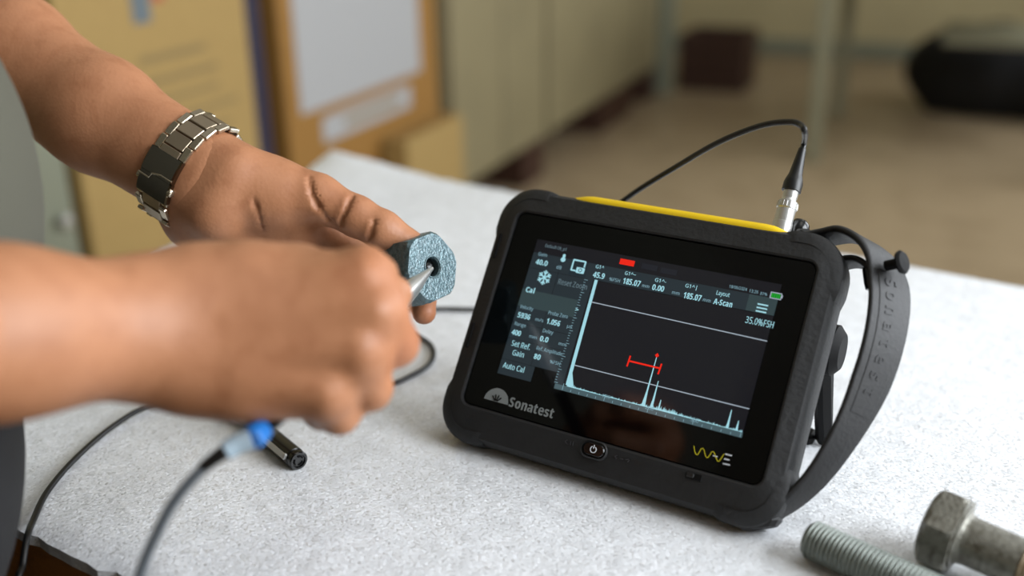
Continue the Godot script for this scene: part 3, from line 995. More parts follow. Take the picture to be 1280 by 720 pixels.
func screen_content(scr: Node3D) -> void:
	var z := 0.0
	var dim := glow(Color(0.15, 0.195, 0.225), 0.9)
	var mid := glow(Color(0.215, 0.285, 0.30), 0.9)
	var graph := glow(Color(0.085, 0.085, 0.12), 0.8)
	var cyan := glow(Color(0.70, 0.93, 0.98), 0.9)
	var soft := glow(Color(0.60, 0.77, 0.83), 0.7)
	var grey := glow(Color(0.45, 0.54, 0.58), 0.8)
	var white := glow(Color(0.78, 0.84, 0.9), 0.7)
	var red := glow(Color(1.0, 0.14, 0.06), 0.95)
	var green := glow(Color(0.1, 0.75, 0.2), 0.7)
	var axis := glow(Color(0.32, 0.42, 0.45), 0.8)
	var ul := Vector2(-0.07932, 0.04538)
	var x0 := -0.081
	var x1 := 0.081
	var y0 := -0.0454
	var y1 := 0.0454
	var gx := (Vector2(-0.03513, 0.02686).x + Vector2(-0.0339, -0.04325).x) / 2      # where the graph begins
	var gb := (Vector2(-0.03182, -0.04276).y + Vector2(0.07867, -0.04206).y) / 2       # top of the axis band
	var bt := (Vector2(-0.03544, 0.02786).y + Vector2(0.06373, 0.02506).y) / 2       # bottom of the readings bar
	var tb := (Vector2(-0.05503, 0.03763).y + Vector2(0.04879, 0.03536).y) / 2       # top of the readings bar
	var c0 := (Vector2(-0.07911, 0.01195).y + Vector2(-0.03368, 0.01131).y) / 2
	var c1 := (Vector2(-0.0795, 0.00046).y + Vector2(-0.03747, 3e-05).y) / 2
	var px := gx - 0.0062
	for q in [["status_bar", x0, x1, tb, y1, graph], ["readings_bar", px - 0.012, x1, bt, tb, dim], ["menu_panel", x0, px, y0 + 0.010, tb, dim], ["menu_button", x0, x0 + 0.0245, y0, y0 + 0.0098, dim], ["graph_area", gx, x1, gb, bt - 0.0003, graph], ["ruler_band", px, gx, gb, bt, dim], ["axis_band", px + 0.001, x1, y0 - 0.0002, gb, axis]]:
		obj(q[0], bx(Vector3(q[2] - q[1], q[4] - q[3], 0.0002), at((q[1] + q[2]) / 2, (q[3] + q[4]) / 2, 0.0)), q[5], scr)
	obj("menu_row", bx(Vector3(px - x0, c0 - c1, 0.0002), at((x0 + px) / 2, (c0 + c1) / 2, 0.00005)), mid, scr)
	# thin lines between the menu cells
	var ln := Shape.new()
	for yy in [tb - 0.0105, c1 - 0.0112, c1 - 0.0218]:
		stroke([Vector2(x0, yy), Vector2(px, yy)], 0.0003, 0.0, 0.00016, ln)
	stroke([Vector2(x0 + 0.0215, c1), Vector2(x0 + 0.0215, y0 + 0.010)], 0.0003, 0.0, 0.00016, ln)
	stroke([Vector2(x0 + 0.0215, tb), Vector2(x0 + 0.0215, c0)], 0.0003, 0.0, 0.00016, ln)
	obj("cell_line", ln.mesh(20.0), graph, scr)
	var hb := (Vector2(0.07334, 0.02946))
	obj("menu_key", bx(Vector3(x1 - hb.x + 0.0092, tb - bt - 0.0002, 0.0002), at((hb.x - 0.0092 + x1) / 2, (tb + bt) / 2, 0.00005)), mid, scr)
	# lettering: text, centre, width, capital height, tone (0 bright, 1 soft, 2 grey, 3 white), bold
	for q in [
		["Default Ok_p1", -0.06635, 0.04187, 0.01531, 0.00200, 2, 0], ["Gain", -0.07399, 0.03605, 0.00626, 0.00220, 1, 0], ["40.0", -0.07304, 0.03067, 0.00855, 0.00350, 0, 1], ["dB", -0.06011, 0.02986, 0.00352, 0.00220, 1, 0],
		["G1^", -0.03247, 0.03505, 0.00566, 0.00220, 0, 0], ["45.9", -0.03161, 0.02975, 0.00789, 0.00370, 0, 1], ["%FSH", -0.02047, 0.02886, 0.00721, 0.00210, 1, 0],
		["G1^~", -0.01135, 0.03451, 0.00732, 0.00220, 0, 0], ["185.07", -0.00904, 0.02949, 0.01162, 0.00380, 0, 1], ["mm", 0.00056, 0.02875, 0.00462, 0.00200, 1, 0],
		["G1^-", 0.00899, 0.03392, 0.00733, 0.00220, 0, 0], ["0.00", 0.00872, 0.02923, 0.00763, 0.00360, 0, 1], ["mm", 0.02042, 0.02823, 0.00480, 0.00200, 1, 0],
		["G1^|", 0.02866, 0.03374, 0.00720, 0.00220, 0, 0], ["185.07", 0.03110, 0.02813, 0.01111, 0.00380, 0, 1], ["mm", 0.04027, 0.02755, 0.00465, 0.00200, 1, 0],
		["Layout", 0.04888, 0.03304, 0.00803, 0.00250, 0, 0], ["A-Scan", 0.05021, 0.02806, 0.01139, 0.00350, 0, 1],
		["18/06/2024", 0.05667, 0.03863, 0.01092, 0.00180, 1, 0], ["13:26", 0.06617, 0.03827, 0.00532, 0.00180, 1, 0], ["81%", 0.07222, 0.03799, 0.00404, 0.00180, 1, 0],
		["35.0%FSH", 0.07416, 0.02115, 0.01642, 0.00380, 0, 0], ["Reset Zoom", -0.04738, 0.02081, 0.02048, 0.00340, 2, 0], ["Cal", -0.07527, 0.01161, 0.00629, 0.00350, 0, 1], [">", -0.03952, 0.00565, 0.00228, 0.00260, 0, 1],
		["Velocity", -0.07410, -0.00053, 0.00966, 0.00220, 1, 0], ["5936", -0.07424, -0.00578, 0.00911, 0.00350, 0, 1], ["m/s", -0.06279, -0.00600, 0.00573, 0.00200, 1, 0],
		["Probe Zero", -0.05115, -0.00006, 0.01385, 0.00230, 1, 0], ["1.056", -0.05280, -0.00555, 0.00952, 0.00350, 0, 1], ["µs", -0.04111, -0.00637, 0.00342, 0.00210, 1, 0],
		["Range", -0.07498, -0.01204, 0.00826, 0.00220, 1, 0], ["400", -0.07602, -0.01742, 0.00662, 0.00350, 0, 1], ["mm", -0.06363, -0.01773, 0.00540, 0.00200, 1, 0],
		["Delay", -0.05451, -0.01232, 0.00744, 0.00230, 1, 0], ["0.0", -0.05565, -0.01727, 0.00585, 0.00350, 0, 1], ["mm", -0.04249, -0.01785, 0.00507, 0.00200, 1, 0],
		["Set Ref.", -0.07029, -0.02434, 0.01345, 0.00340, 0, 0], ["Gain", -0.07033, -0.03010, 0.00831, 0.00340, 0, 0], ["Ref. Amplitude", -0.04980, -0.02401, 0.01841, 0.00220, 1, 0],
		["80", -0.05683, -0.02912, 0.00459, 0.00350, 0, 1], ["%FSH", -0.04379, -0.03005, 0.00717, 0.00210, 1, 0], ["Auto Cal", -0.07078, -0.03921, 0.01553, 0.00350, 0, 0],
		["100", -0.00459, -0.04224, 0.00542, 0.00190, 1, 0], ["200", 0.02384, -0.04255, 0.00518, 0.00190, 1, 0], ["300", 0.05222, -0.04273, 0.00493, 0.00190, 1, 0]]:
		write("lettering", q[0], Vector3(q[1], q[2], 0.0003), q[3], q[4], [cyan, soft, grey, white][q[5]], scr, 0.00015, q[6] == 1)
	# icons
	var ti := Shape.new()
	var tp := Vector2(-0.05885, 0.03613)
	ti.slab(rr2(tp.x - 0.0016, tp.x + 0.0016, tp.y - 0.0024, tp.y + 0.0006, 0.0014), 0.0002, 0.0004)
	ti.slab(rr2(tp.x - 0.0009, tp.x + 0.0009, tp.y + 0.0002, tp.y + 0.0028, 0.0008), 0.0002, 0.0004)
	obj("gain_icon", ti.mesh(20.0), cyan, scr)
	var ci := Shape.new()
	var cpx := Vector2(-0.04712, 0.03314)
	stroke([cpx + Vector2(0.0042, -0.0002), cpx + Vector2(0.0042, 0.0034), cpx + Vector2(-0.0042, 0.0034), cpx + Vector2(-0.0042, -0.0034), cpx + Vector2(-0.0012, -0.0034)], 0.0010, 0.0002, 0.0004, ci)
	ci.slab(rr2(cpx.x - 0.0008, cpx.x + 0.0050, cpx.y - 0.0046, cpx.y - 0.0008, 0.0006), 0.0002, 0.0004)
	obj("capture_icon", ci.mesh(20.0), cyan, scr)
	var c2 := Shape.new()
	var ca := []
	for i in 13: ca.append(cpx + Vector2(0.0021, -0.0026) + Vector2.from_angle(TAU * i / 12.0) * 0.0011)
	stroke(ca, 0.0004, 0.0003, 0.0005, c2)
	obj("capture_lens", c2.mesh(20.0), dim, scr)
	var sn := Shape.new()
	var sc := Vector2(-0.06816, 0.02134)
	for i in 6:
		var a := PI / 2 + TAU * i / 6.0
		var d := Vector2.from_angle(a)
		stroke([sc, sc + d * 0.0047], 0.0009, 0.0002, 0.0004, sn)
		for s in [-0.75, 0.75]:
			stroke([sc + d * 0.0024, sc + d * 0.0024 + d.rotated(s) * 0.0020], 0.0008, 0.0002, 0.00041, sn)
	obj("freeze_icon", sn.mesh(20.0), cyan, scr)
	var hm := Shape.new()
	for k in [-0.0021, 0.0, 0.0021]:
		hm.slab(PackedVector2Array([hb + Vector2(-0.0031, k - 0.0004), hb + Vector2(0.0031, k - 0.0004), hb + Vector2(0.0031, k + 0.0004), hb + Vector2(-0.0031, k + 0.0004)]), 0.0002, 0.0004)
	obj("menu_icon", hm.mesh(20.0), cyan, scr)
	var bp := Vector2(0.07936, 0.03819)
	var ba := Shape.new()
	stroke([bp + Vector2(-0.0031, -0.0017), bp + Vector2(0.0031, -0.0017), bp + Vector2(0.0031, 0.0017), bp + Vector2(-0.0031, 0.0017), bp + Vector2(-0.0031, -0.0017)], 0.0005, 0.0002, 0.0004, ba)
	stroke([bp + Vector2(0.0036, -0.0008), bp + Vector2(0.0036, 0.0008)], 0.0006, 0.0002, 0.0004, ba)
	obj("battery_outline", ba.mesh(20.0), white, scr)
	var bb := Shape.new()
	for k in 4:
		var bx0 := bp.x - 0.0026 + 0.00132 * k
		bb.slab(PackedVector2Array([Vector2(bx0, bp.y - 0.0013), Vector2(bx0 + 0.0011, bp.y - 0.0013), Vector2(bx0 + 0.0011, bp.y + 0.0013), Vector2(bx0, bp.y + 0.0013)]), 0.0002, 0.0004)
	obj("battery_cell", bb.mesh(20.0), green, scr)
	var ra := Vector2(-0.01567, 0.04119)
	obj("alarm_light", bx(Vector3(0.0098, 0.0036, 0.0002), at(ra.x, ra.y, 0.00012)), red, scr)
	var rb := Vector2(-0.0005, 0.04095)
	var rc := Vector2(0.01231, 0.0405)
	for q in [rb, rc]:
		obj("alarm_lamp", bx(Vector3(0.0105, 0.0034, 0.0002), at(q.x, q.y, 0.00010)), glow(Color(0.11, 0.12, 0.16), 0.9), scr)
	# graph: gate lines, echo trace, gate bar
	var gl := Shape.new()
	stroke([Vector2(-0.03286, 0.01227), Vector2(x1, (Vector2(0.04293, 0.01138).y + Vector2(0.08159, 0.01124).y) / 2)], 0.00055, 0.0001, 0.0003, gl)
	stroke([Vector2(-0.03183, -0.02858), Vector2(x1, (Vector2(0.03912, -0.02866).y + Vector2(0.07938, -0.02879).y) / 2)], 0.00055, 0.0001, 0.0003, gl)
	obj("level_line", gl.mesh(20.0), white, scr)
	var tr := Shape.new()
	var a0 := Vector2(-0.03251, 0.02656)
	var a1 := Vector2(-0.0316, -0.04168)
	tr.slab(PackedVector2Array([a0 + Vector2(-0.0010, 0), a0 + Vector2(0.0010, 0), a1.lerp(a0, 0.12) + Vector2(0.0012, 0), a1 + Vector2(0.0045, 0), a1 + Vector2(-0.0010, 0)]), 0.0001, 0.0003)
	var rng := RandomNumberGenerator.new()
	rng.seed = 5
	var xs := a1.x
	var prev := 0.004
	while xs < x1 - 0.0008:
		var u := (xs - a1.x) / (x1 - a1.x)
		var hgt := 0.0004 + 0.0012 * rng.randf() * rng.randf() + 0.006 * exp(-u * 40.0) * rng.randf() + (0.0024 * rng.randf() * exp(-pow((u - 0.57) * 9.0, 2.0)))
		tr.slab(PackedVector2Array([Vector2(xs, gb), Vector2(xs + 0.0007, gb), Vector2(xs + 0.0004, gb + hgt)]), 0.0001, 0.0003)
		xs += 0.0005
	for q in [[Vector2(0.01951, -0.04078), Vector2(0.01964, -0.01158), 0.0024], [Vector2(0.025, -0.04089), Vector2(0.02443, -0.02567), 0.0020], [Vector2(0.02945, -0.04076), Vector2(0.02925, -0.03618), 0.0014], [Vector2(0.07177, -0.04132), Vector2(0.07132, -0.03169), 0.0018], [Vector2(0.07713, -0.04106), Vector2(0.07686, -0.03668), 0.0018]]:
		var f: Vector2 = q[0]
		var g: Vector2 = q[1]
		f.y = gb
		g.x = f.x + (g.x - f.x) * 0.6
		f.x = g.x
		tr.slab(PackedVector2Array([f + Vector2(-q[2] * 0.5, 0), f + Vector2(q[2] * 0.5, 0), f.lerp(g, 0.3) + Vector2(0.00045, 0), g + Vector2(0.00018, 0), g + Vector2(-0.00018, 0), f.lerp(g, 0.3) - Vector2(0.00045, 0)]), 0.0001, 0.00032)
	obj("echo_trace", tr.mesh(20.0), cyan, scr)
	var gt := Shape.new()
	stroke([Vector2(0.00325, -0.01815), Vector2(0.02344, -0.01815)], 0.0010, 0.0002, 0.0005, gt)
	stroke([Vector2(0.00334, -0.01506), Vector2(0.00305, -0.02157)], 0.0009, 0.0002, 0.0005, gt)
	stroke([Vector2(0.02378, -0.0154), Vector2(0.02334, -0.02173)], 0.0009, 0.0002, 0.0005, gt)
	var pk := Vector2(0.0196, -0.01109)
	gt.slab(PackedVector2Array([pk + Vector2(0, 0.0015), pk + Vector2(-0.0013, 0), pk + Vector2(0, -0.0013), pk + Vector2(0.0013, 0)]), 0.0002, 0.0005)
	obj("gate_bar", gt.mesh(20.0), red, scr)
	# ticks on ruler and axis
	var tk := Shape.new()
	for i in 41:
		var yy := lerpf(gb + 0.0008, bt - 0.0012, i / 40.0)
		var l := 0.0022 if i % 5 == 0 else 0.0011
		stroke([Vector2(px + 0.0003, yy), Vector2(px + 0.0003 + l, yy)], 0.0003, 0.0001, 0.0003, tk)
	for i in 21:
		var xx := lerpf(gx + 0.0006, x1 - 0.001, i / 20.0)
		var l := 0.0040 if i % 5 == 0 else 0.0013
		stroke([Vector2(xx, y0 + 0.0002), Vector2(xx, y0 + 0.0002 + l)], 0.0003, 0.0001, 0.0003, tk)
	obj("scale_tick", tk.mesh(20.0), soft, scr)

# ---------------------------------------------------------------- cables
func build_cables() -> void:
	var t := thing("probe_cable", "thin black cable with a metal plug standing in the top of the tester", "cable")
	var dv: Transform3D = get_node("flaw_detector").transform
	var cp := Vector2(0.06805, 0.08418)
	var f := Transform3D(dv.basis, dv * Vector3(cp.x - 0.001, 0.0850, -0.018)) * Transform3D(Basis(Vector3.BACK, 0.0), Vector3.ZERO)
	var s := Shape.new()
	s.lathe([Vector2(0.0061, -0.006), Vector2(0.0061, 0.002), Vector2(0.0057, 0.0024), Vector2(0.0057, 0.0105), Vector2(0.0061, 0.0110), Vector2(0.0061, 0.0150), Vector2(0.0056, 0.0156), Vector2(0.0046, 0.0160), Vector2(0.0043, 0.0175), Vector2(0.0046, 0.0182), Vector2(0.0046, 0.0225), Vector2(0.0040, 0.0230)], f, 36)
	# grip ridges on the collar
	obj("plug", s.mesh(35.0), M.steel, t)
	var g := Shape.new()
	for i in 18:
		var a := TAU * i / 18.0
		g.box(Vector3(0.0007, 0.0036, 0.0007), f * Transform3D(Basis(Vector3.UP, -a), Vector3(cos(a) * 0.0060, 0.0130, sin(a) * 0.0060)), 0.0001)
	obj("knurl", g.mesh(20.0), M.steel, t)
	var b := Shape.new()
	b.lathe([Vector2(0.0040, 0.0220), Vector2(0.0058, 0.0224), Vector2(0.0058, 0.0275), Vector2(0.0052, 0.0300), Vector2(0.0042, 0.0330), Vector2(0.0036, 0.0380), Vector2(0.0026, 0.0475), Vector2(0.0023, 0.0500), Vector2(0.0018, 0.0505)], f, 28)
	obj("strain_relief", b.mesh(40.0), M.cable, t)
	var e := f * Vector3(0, 0.049, 0)
	var d := f.basis.y
	var p := [e, e + d * 0.006, Vector3(0.164, 0.9993, -0.5673), Vector3(0.163, 1.002, -0.5728), Vector3(0.1584, 1.002, -0.5813), Vector3(0.1459, 0.9964, -0.5963), Vector3(0.1273, 0.9823, -0.6165), Vector3(0.1078, 0.9618, -0.6406), Vector3(0.079, 0.9312, -0.6713), Vector3(0.055, 0.8954, -0.7054)]
	p += [Vector3(0.0356, 0.802, -0.8586), Vector3(0.0101, 0.7925, -0.8218), Vector3(-0.0138, 0.7921, -0.8097), Vector3(-0.0341, 0.7921, -0.8088), Vector3(-0.0647, 0.7921, -0.8108), Vector3(-0.0917, 0.7921, -0.8092), Vector3(-0.1174, 0.7921, -0.7984), Vector3(-0.1287, 0.7921, -0.7823), Vector3(-0.1205, 0.7921, -0.7693), Vector3(-0.0974, 0.7921, -0.7653), Vector3(-0.0773, 0.7921, -0.7569), Vector3(-0.0647, 0.7921, -0.7399), Vector3(-0.0609, 0.7921, -0.7196), Vector3(-0.065, 0.7921, -0.7004), Vector3(-0.0763, 0.7921, -0.685), Vector3(-0.0897, 0.7921, -0.6727), Vector3(-0.1213, 0.7921, -0.6625), Vector3(-0.1789, 0.7921, -0.6644), Vector3(-0.2242, 0.7921, -0.6622), Vector3(-0.254, 0.7921, -0.6476), Vector3(-0.2705, 0.7921, -0.6177), Vector3(-0.2802, 0.7921, -0.5769), Vector3(-0.2828, 0.7921, -0.5393), Vector3(-0.2788, 0.7921, -0.5092), Vector3(-0.2745, 0.793, -0.4908)]
	p += [Vector3(-0.2725, 0.7851, -0.4774), Vector3(-0.2712, 0.7691, -0.4602)]
	var last: Vector3 = p[p.size() - 1]
	p += [last + Vector3(-0.01, -0.12, 0.01), last + Vector3(-0.0, -0.3, 0.02)]
	var c := Shape.new()
	c.tube(spline(p, 8), 0.0018, 0.0019, 10)
	obj("cord", c.mesh(60.0), M.cable, t)

# ---------------------------------------------------------------- the hands and the person
func build_person() -> void:
	var t := thing("person", "person in an olive grey shirt bending over the bench with both hands held out", "person")
	var sh := Shape.new()
	var marks := []
	# far hand with its forearm, palm towards the camera, holding the block between thumb and fingers
	var el := Vector3(-0.4757, 1.081, -0.7967)
	var wr := Vector3(-0.2014, 0.9638, -0.636)
	var ax := (wr - el).normalized()
	var wide := (Vector3(-0.2184, 0.9402, -0.6264) - Vector3(-0.1839, 0.9873, -0.6455))
	wide = (wide - ax * wide.dot(ax)).normalized()
	var fa := Field.new(Vector3(-0.2744, 1.026, -0.7313).min(Vector3(-0.1382, 0.9281, -0.5622)).min(el) - Vector3(0.07, 0.07, 0.07), Vector3(-0.2744, 1.026, -0.7313).max(Vector3(-0.1382, 0.9281, -0.5622)).max(el) + Vector3(0.06, 0.06, 0.06), 0.004)
	for s in [-1.0, 1.0]:
		fa.bone(wr + wide * 0.010 * s + ax * 0.014, wr + wide * 0.008 * s - ax * 0.08, 0.0215, 0.0262, 0.02)
		fa.bone(wr + wide * 0.008 * s - ax * 0.08, wr + wide * 0.010 * s - ax * 0.17, 0.0262, 0.0312, 0.02)
		fa.bone(wr + wide * 0.010 * s - ax * 0.17, el, 0.0300, 0.036, 0.02)
	fa.into(sh)
	var ha := Field.new(Vector3(-0.1854, 1.006, -0.5936).min(Vector3(-0.212, 0.8974, -0.6469)).min(Vector3(-0.0282, 0.8795, -0.5426)) - Vector3(0.02, 0.03, 0.03), Vector3(-0.2163, 0.9837, -0.6926).max(Vector3(-0.0305, 0.8838, -0.5443)).max(Vector3(-0.0343, 0.8949, -0.6458)) + Vector3(0.02, 0.03, 0.03), 0.0019)
	for s in [-1.0, 1.0]:
		ha.bone(wr + wide * 0.010 * s - ax * 0.012, wr + wide * 0.012 * s + ax * 0.030, 0.0212, 0.0205, 0.018)
	# palm
	ha.bone(Vector3(-0.189, 0.9596, -0.6483), Vector3(-0.1363, 0.9324, -0.6416), 0.019, 0.0155, 0.018)
	ha.bone(Vector3(-0.1933, 0.9477, -0.6435), Vector3(-0.1455, 0.9152, -0.6411), 0.019, 0.0155, 0.018)
	ha.bone(Vector3(-0.1986, 0.9373, -0.6393), Vector3(-0.155, 0.8987, -0.6409), 0.019, 0.0150, 0.018)
	ha.bone(Vector3(-0.2012, 0.9294, -0.6339), Vector3(-0.1666, 0.8866, -0.6404), 0.016, 0.0140, 0.018)
	# thenar mass and thumb
	ha.bone(Vector3(-0.1792, 0.9555, -0.638), Vector3(-0.1473, 0.9491, -0.6279), 0.0175, 0.0190, 0.015)
	ha.bone(Vector3(-0.1477, 0.9499, -0.6304), Vector3(-0.1213, 0.9479, -0.6252), 0.0195, 0.0142, 0.014)
	ha.bone(Vector3(-0.1213, 0.9479, -0.6252), Vector3(-0.0959, 0.9382, -0.617), 0.0142, 0.0124, 0.008)
	ha.bone(Vector3(-0.0957, 0.9385, -0.616), Vector3(-0.0798, 0.9307, -0.6118), 0.0122, 0.0118, 0.005)
	ha.bone(Vector3(-0.0798, 0.9307, -0.6118), Vector3(-0.0633, 0.9215, -0.6103), 0.0118, 0.0095, 0.005)
	# index finger behind the block, its tip showing below
	ha.chain([Vector3(-0.1355, 0.9311, -0.6454), Vector3(-0.1046, 0.906, -0.6417), Vector3(-0.0731, 0.8917, -0.6338), Vector3(-0.0582, 0.883, -0.6173), Vector3(-0.0562, 0.8763, -0.6081)], [0.0125, 0.0105, 0.0092, 0.0085, 0.0078], 0.006)
	# the other fingers curl below it
	ha.chain([Vector3(-0.146, 0.9145, -0.643), Vector3(-0.1141, 0.8837, -0.6413), Vector3(-0.0912, 0.8717, -0.6214), Vector3(-0.0908, 0.8677, -0.6025)], [0.0120, 0.0100, 0.0088, 0.0075], 0.004)
	ha.chain([Vector3(-0.1554, 0.898, -0.6428), Vector3(-0.1269, 0.8658, -0.6363), Vector3(-0.1065, 0.8574, -0.6156), Vector3(-0.1072, 0.8547, -0.5972)], [0.0115, 0.0098, 0.0086, 0.0074], 0.004)
	ha.chain([Vector3(-0.1671, 0.8859, -0.6422), Vector3(-0.1414, 0.8562, -0.6324), Vector3(-0.1243, 0.8509, -0.613), Vector3(-0.1249, 0.8494, -0.5972)], [0.0105, 0.0088, 0.0078, 0.0068], 0.004)
	# creases of thumb and palm, pressed into the surface facing the camera
	for q in [[Vector3(-0.0969, 1.001, -0.484), Vector3(-0.0955, 0.9932, -0.4807), 0.0004], [Vector3(-0.0955, 0.9932, -0.4807), Vector3(-0.091, 0.9856, -0.4776), 0.0004], [Vector3(-0.091, 0.9856, -0.4776), Vector3(-0.0823, 0.977, -0.4741), 0.0004], [Vector3(-0.0758, 0.9936, -0.4808), Vector3(-0.079, 0.9876, -0.4784), 0.0004], [Vector3(-0.079, 0.9876, -0.4784), Vector3(-0.0826, 0.9791, -0.475), 0.0004], [Vector3(-0.0657, 0.9817, -0.476), Vector3(-0.0689, 0.9732, -0.4726), 0.0004], [Vector3(-0.1232, 0.9918, -0.4801), Vector3(-0.1196, 0.9782, -0.4746), 0.0001]]:
		for i in 8:
			var p: Vector3 = ha.hit(Vector3(0, 1.138, 0), (q[0].lerp(q[1], i / 8.0) - Vector3(0, 1.138, 0)).normalized())
			var r: Vector3 = ha.hit(Vector3(0, 1.138, 0), (q[0].lerp(q[1], (i + 1) / 8.0) - Vector3(0, 1.138, 0)).normalized())
			if p.distance_to(r) < 0.02: marks.append([p, r, q[2]])
	for q in marks: ha.bone(q[0], q[1], q[2], q[2], 0.0028, true)
	ha.into(sh)
	# near hand: a fist seen from its back, closed round the probe
	var er := Vector3(-0.30, 1.03, -0.24)
	var nr := Field.new(Vector3(-0.2686, 0.9938, -0.4809).min(Vector3(-0.1947, 0.9547, -0.3141)).min(Vector3(-0.0788, 0.8594, -0.4589)) - Vector3(0.01, 0.03, 0.03), Vector3(-0.0319, 0.9816, -0.5083).max(Vector3(-0.0268, 0.9213, -0.3653)).max(Vector3(-0.1936, 1.021, -0.3411)) + Vector3(0.01, 0.03, 0.03), 0.0032)
	for q in [[Vector3(-0.2183, 0.9867, -0.3464), Vector3(-0.1996, 0.9754, -0.371), Vector3(-0.1534, 0.9576, -0.421)], [Vector3(-0.2184, 0.9792, -0.3434), Vector3(-0.1997, 0.9711, -0.3692), Vector3(-0.1536, 0.9465, -0.4165)]]:
		nr.bone(q[0], q[1], 0.0275, 0.0258, 0.02)
		nr.bone(q[1], q[2], 0.0258, 0.0226, 0.02)
	nr.bone(Vector3(-0.1534, 0.9576, -0.421), Vector3(-0.1214, 0.9654, -0.4306), 0.0232, 0.0175, 0.02)
	nr.bone(Vector3(-0.1536, 0.9465, -0.4165), Vector3(-0.1209, 0.9314, -0.4125), 0.0225, 0.0180, 0.02)
	# back of the hand
	nr.bone(Vector3(-0.1357, 0.9616, -0.4291), Vector3(-0.0676, 0.9678, -0.4359), 0.0180, 0.0132, 0.016)
	nr.bone(Vector3(-0.1382, 0.9547, -0.4219), Vector3(-0.0599, 0.956, -0.4247), 0.0180, 0.0135, 0.016)
	nr.bone(Vector3(-0.1384, 0.9432, -0.4173), Vector3(-0.0677, 0.9405, -0.4162), 0.0180, 0.0130, 0.016)
	nr.bone(Vector3(-0.1388, 0.9339, -0.4146), Vector3(-0.0831, 0.9228, -0.4112), 0.0165, 0.0128, 0.016)
	# thumb ball on top, thumb hidden on the far side
	nr.bone(Vector3(-0.1416, 0.9613, -0.4376), Vector3(-0.0993, 0.9638, -0.4494), 0.0175, 0.0140, 0.016)
	nr.chain([Vector3(-0.0997, 0.9631, -0.4512), Vector3(-0.0765, 0.9562, -0.4636), Vector3(-0.0583, 0.9442, -0.4738)], [0.0135, 0.0115, 0.0095], 0.006)
	# fingers folded over the probe
	nr.chain([Vector3(-0.0669, 0.9698, -0.4367), Vector3(-0.0646, 0.9612, -0.4526), Vector3(-0.0678, 0.9444, -0.4739), Vector3(-0.0735, 0.9324, -0.482)], [0.0128, 0.0112, 0.0095, 0.0080], 0.004)
	nr.chain([Vector3(-0.0599, 0.9554, -0.4244), Vector3(-0.0541, 0.936, -0.4338), Vector3(-0.0669, 0.9212, -0.4602), Vector3(-0.0801, 0.9194, -0.4702)], [0.0132, 0.0108, 0.0092, 0.0080], 0.004)
	nr.chain([Vector3(-0.0677, 0.9392, -0.4157), Vector3(-0.0656, 0.9189, -0.4226), Vector3(-0.0783, 0.9052, -0.4494), Vector3(-0.0897, 0.906, -0.4583)], [0.0128, 0.0102, 0.0090, 0.0078], 0.004)
	nr.chain([Vector3(-0.0832, 0.9221, -0.4109), Vector3(-0.0793, 0.9093, -0.4165), Vector3(-0.0921, 0.8975, -0.4398), Vector3(-0.1016, 0.8997, -0.4472)], [0.0120, 0.0092, 0.0082, 0.0072], 0.004)
	# tendons of the back of the hand
	for q in [[Vector3(-0.1183, 0.9673, -0.4184), Vector3(-0.0656, 0.9737, -0.4237)], [Vector3(-0.1171, 0.958, -0.4093), Vector3(-0.0596, 0.9616, -0.4134)], [Vector3(-0.1173, 0.9469, -0.4048), Vector3(-0.0672, 0.9466, -0.4052)], [Vector3(-0.1177, 0.9384, -0.4024), Vector3(-0.0824, 0.929, -0.4008)]]:
		nr.bone(q[0], q[1], 0.0030, 0.0034, 0.012)
	nr.into(sh)
	# trunk, legs, head and upper arms on a coarser grid
	var hip := Vector3(-0.380, 0.90, -0.400)
	var fwd := Vector3(0.94, 0, -0.35).normalized()
	var rgt := Vector3(0.35, 0, 0.94).normalized()
	var fb := Basis(rgt, Vector3.UP, -fwd)
	var belly := hip + Vector3(0.016, 0.085, -0.044)
	var chest := hip + Vector3(0.004, 0.33, -0.040)
	var neck := hip + Vector3(0.03, 0.54, -0.045)
	var head := hip + Vector3(0.10, 0.67, -0.075)
	var sl := chest - rgt * 0.17 + Vector3(0, 0.10, 0)
	var sr := chest + rgt * 0.17 + Vector3(0, 0.10, 0)
	var bd := Field.new(Vector3(-0.95, -0.02, -1.0), Vector3(0.05, 1.50, 0.05), 0.013)
	bd.egg(Transform3D(fb, hip), Vector3(0.165, 0.15, 0.115), 0.03)
	bd.egg(Transform3D(fb, belly), Vector3(0.155, 0.17, 0.115), 0.05)
	bd.egg(Transform3D(fb, chest), Vector3(0.175, 0.19, 0.115), 0.05)
	bd.bone(sl, sr, 0.062, 0.062, 0.05)
	bd.bone(chest + Vector3(0, 0.1, 0), neck + Vector3(0, 0.02, 0), 0.075, 0.056, 0.04)
	bd.bone(neck, head - fwd * 0.03, 0.056, 0.056, 0.02)
	bd.chain([sl, sl.lerp(el, 0.5), el], [0.056, 0.048, 0.040], 0.02)
	bd.bone(el, el.lerp(wr, 0.3), 0.040, 0.037, 0.02)
	bd.chain([sr, sr.lerp(er, 0.5), er], [0.056, 0.048, 0.041], 0.02)
	bd.bone(er, Vector3(-0.2144, 0.9806, -0.3505), 0.041, 0.036, 0.02)
	for s in [-1.0, 1.0]:
		var h: Vector3 = hip + rgt * 0.085 * s - Vector3(0, 0.06, 0)
		var kn: Vector3 = Vector3(h.x, 0.48, h.z) + fwd * 0.02
		var an: Vector3 = Vector3(h.x, 0.09, h.z) - fwd * 0.02
		bd.chain([h, kn, an], [0.085, 0.058, 0.042], 0.02)
		bd.bone(an + Vector3(0, -0.035, 0) - fwd * 0.02, an + Vector3(0, -0.052, 0) + fwd * 0.13, 0.042, 0.034, 0.02)
	bd.into(sh)
	var hd := Field.new(head - Vector3(0.16, 0.2, 0.16), head + Vector3(0.16, 0.17, 0.16), 0.006)
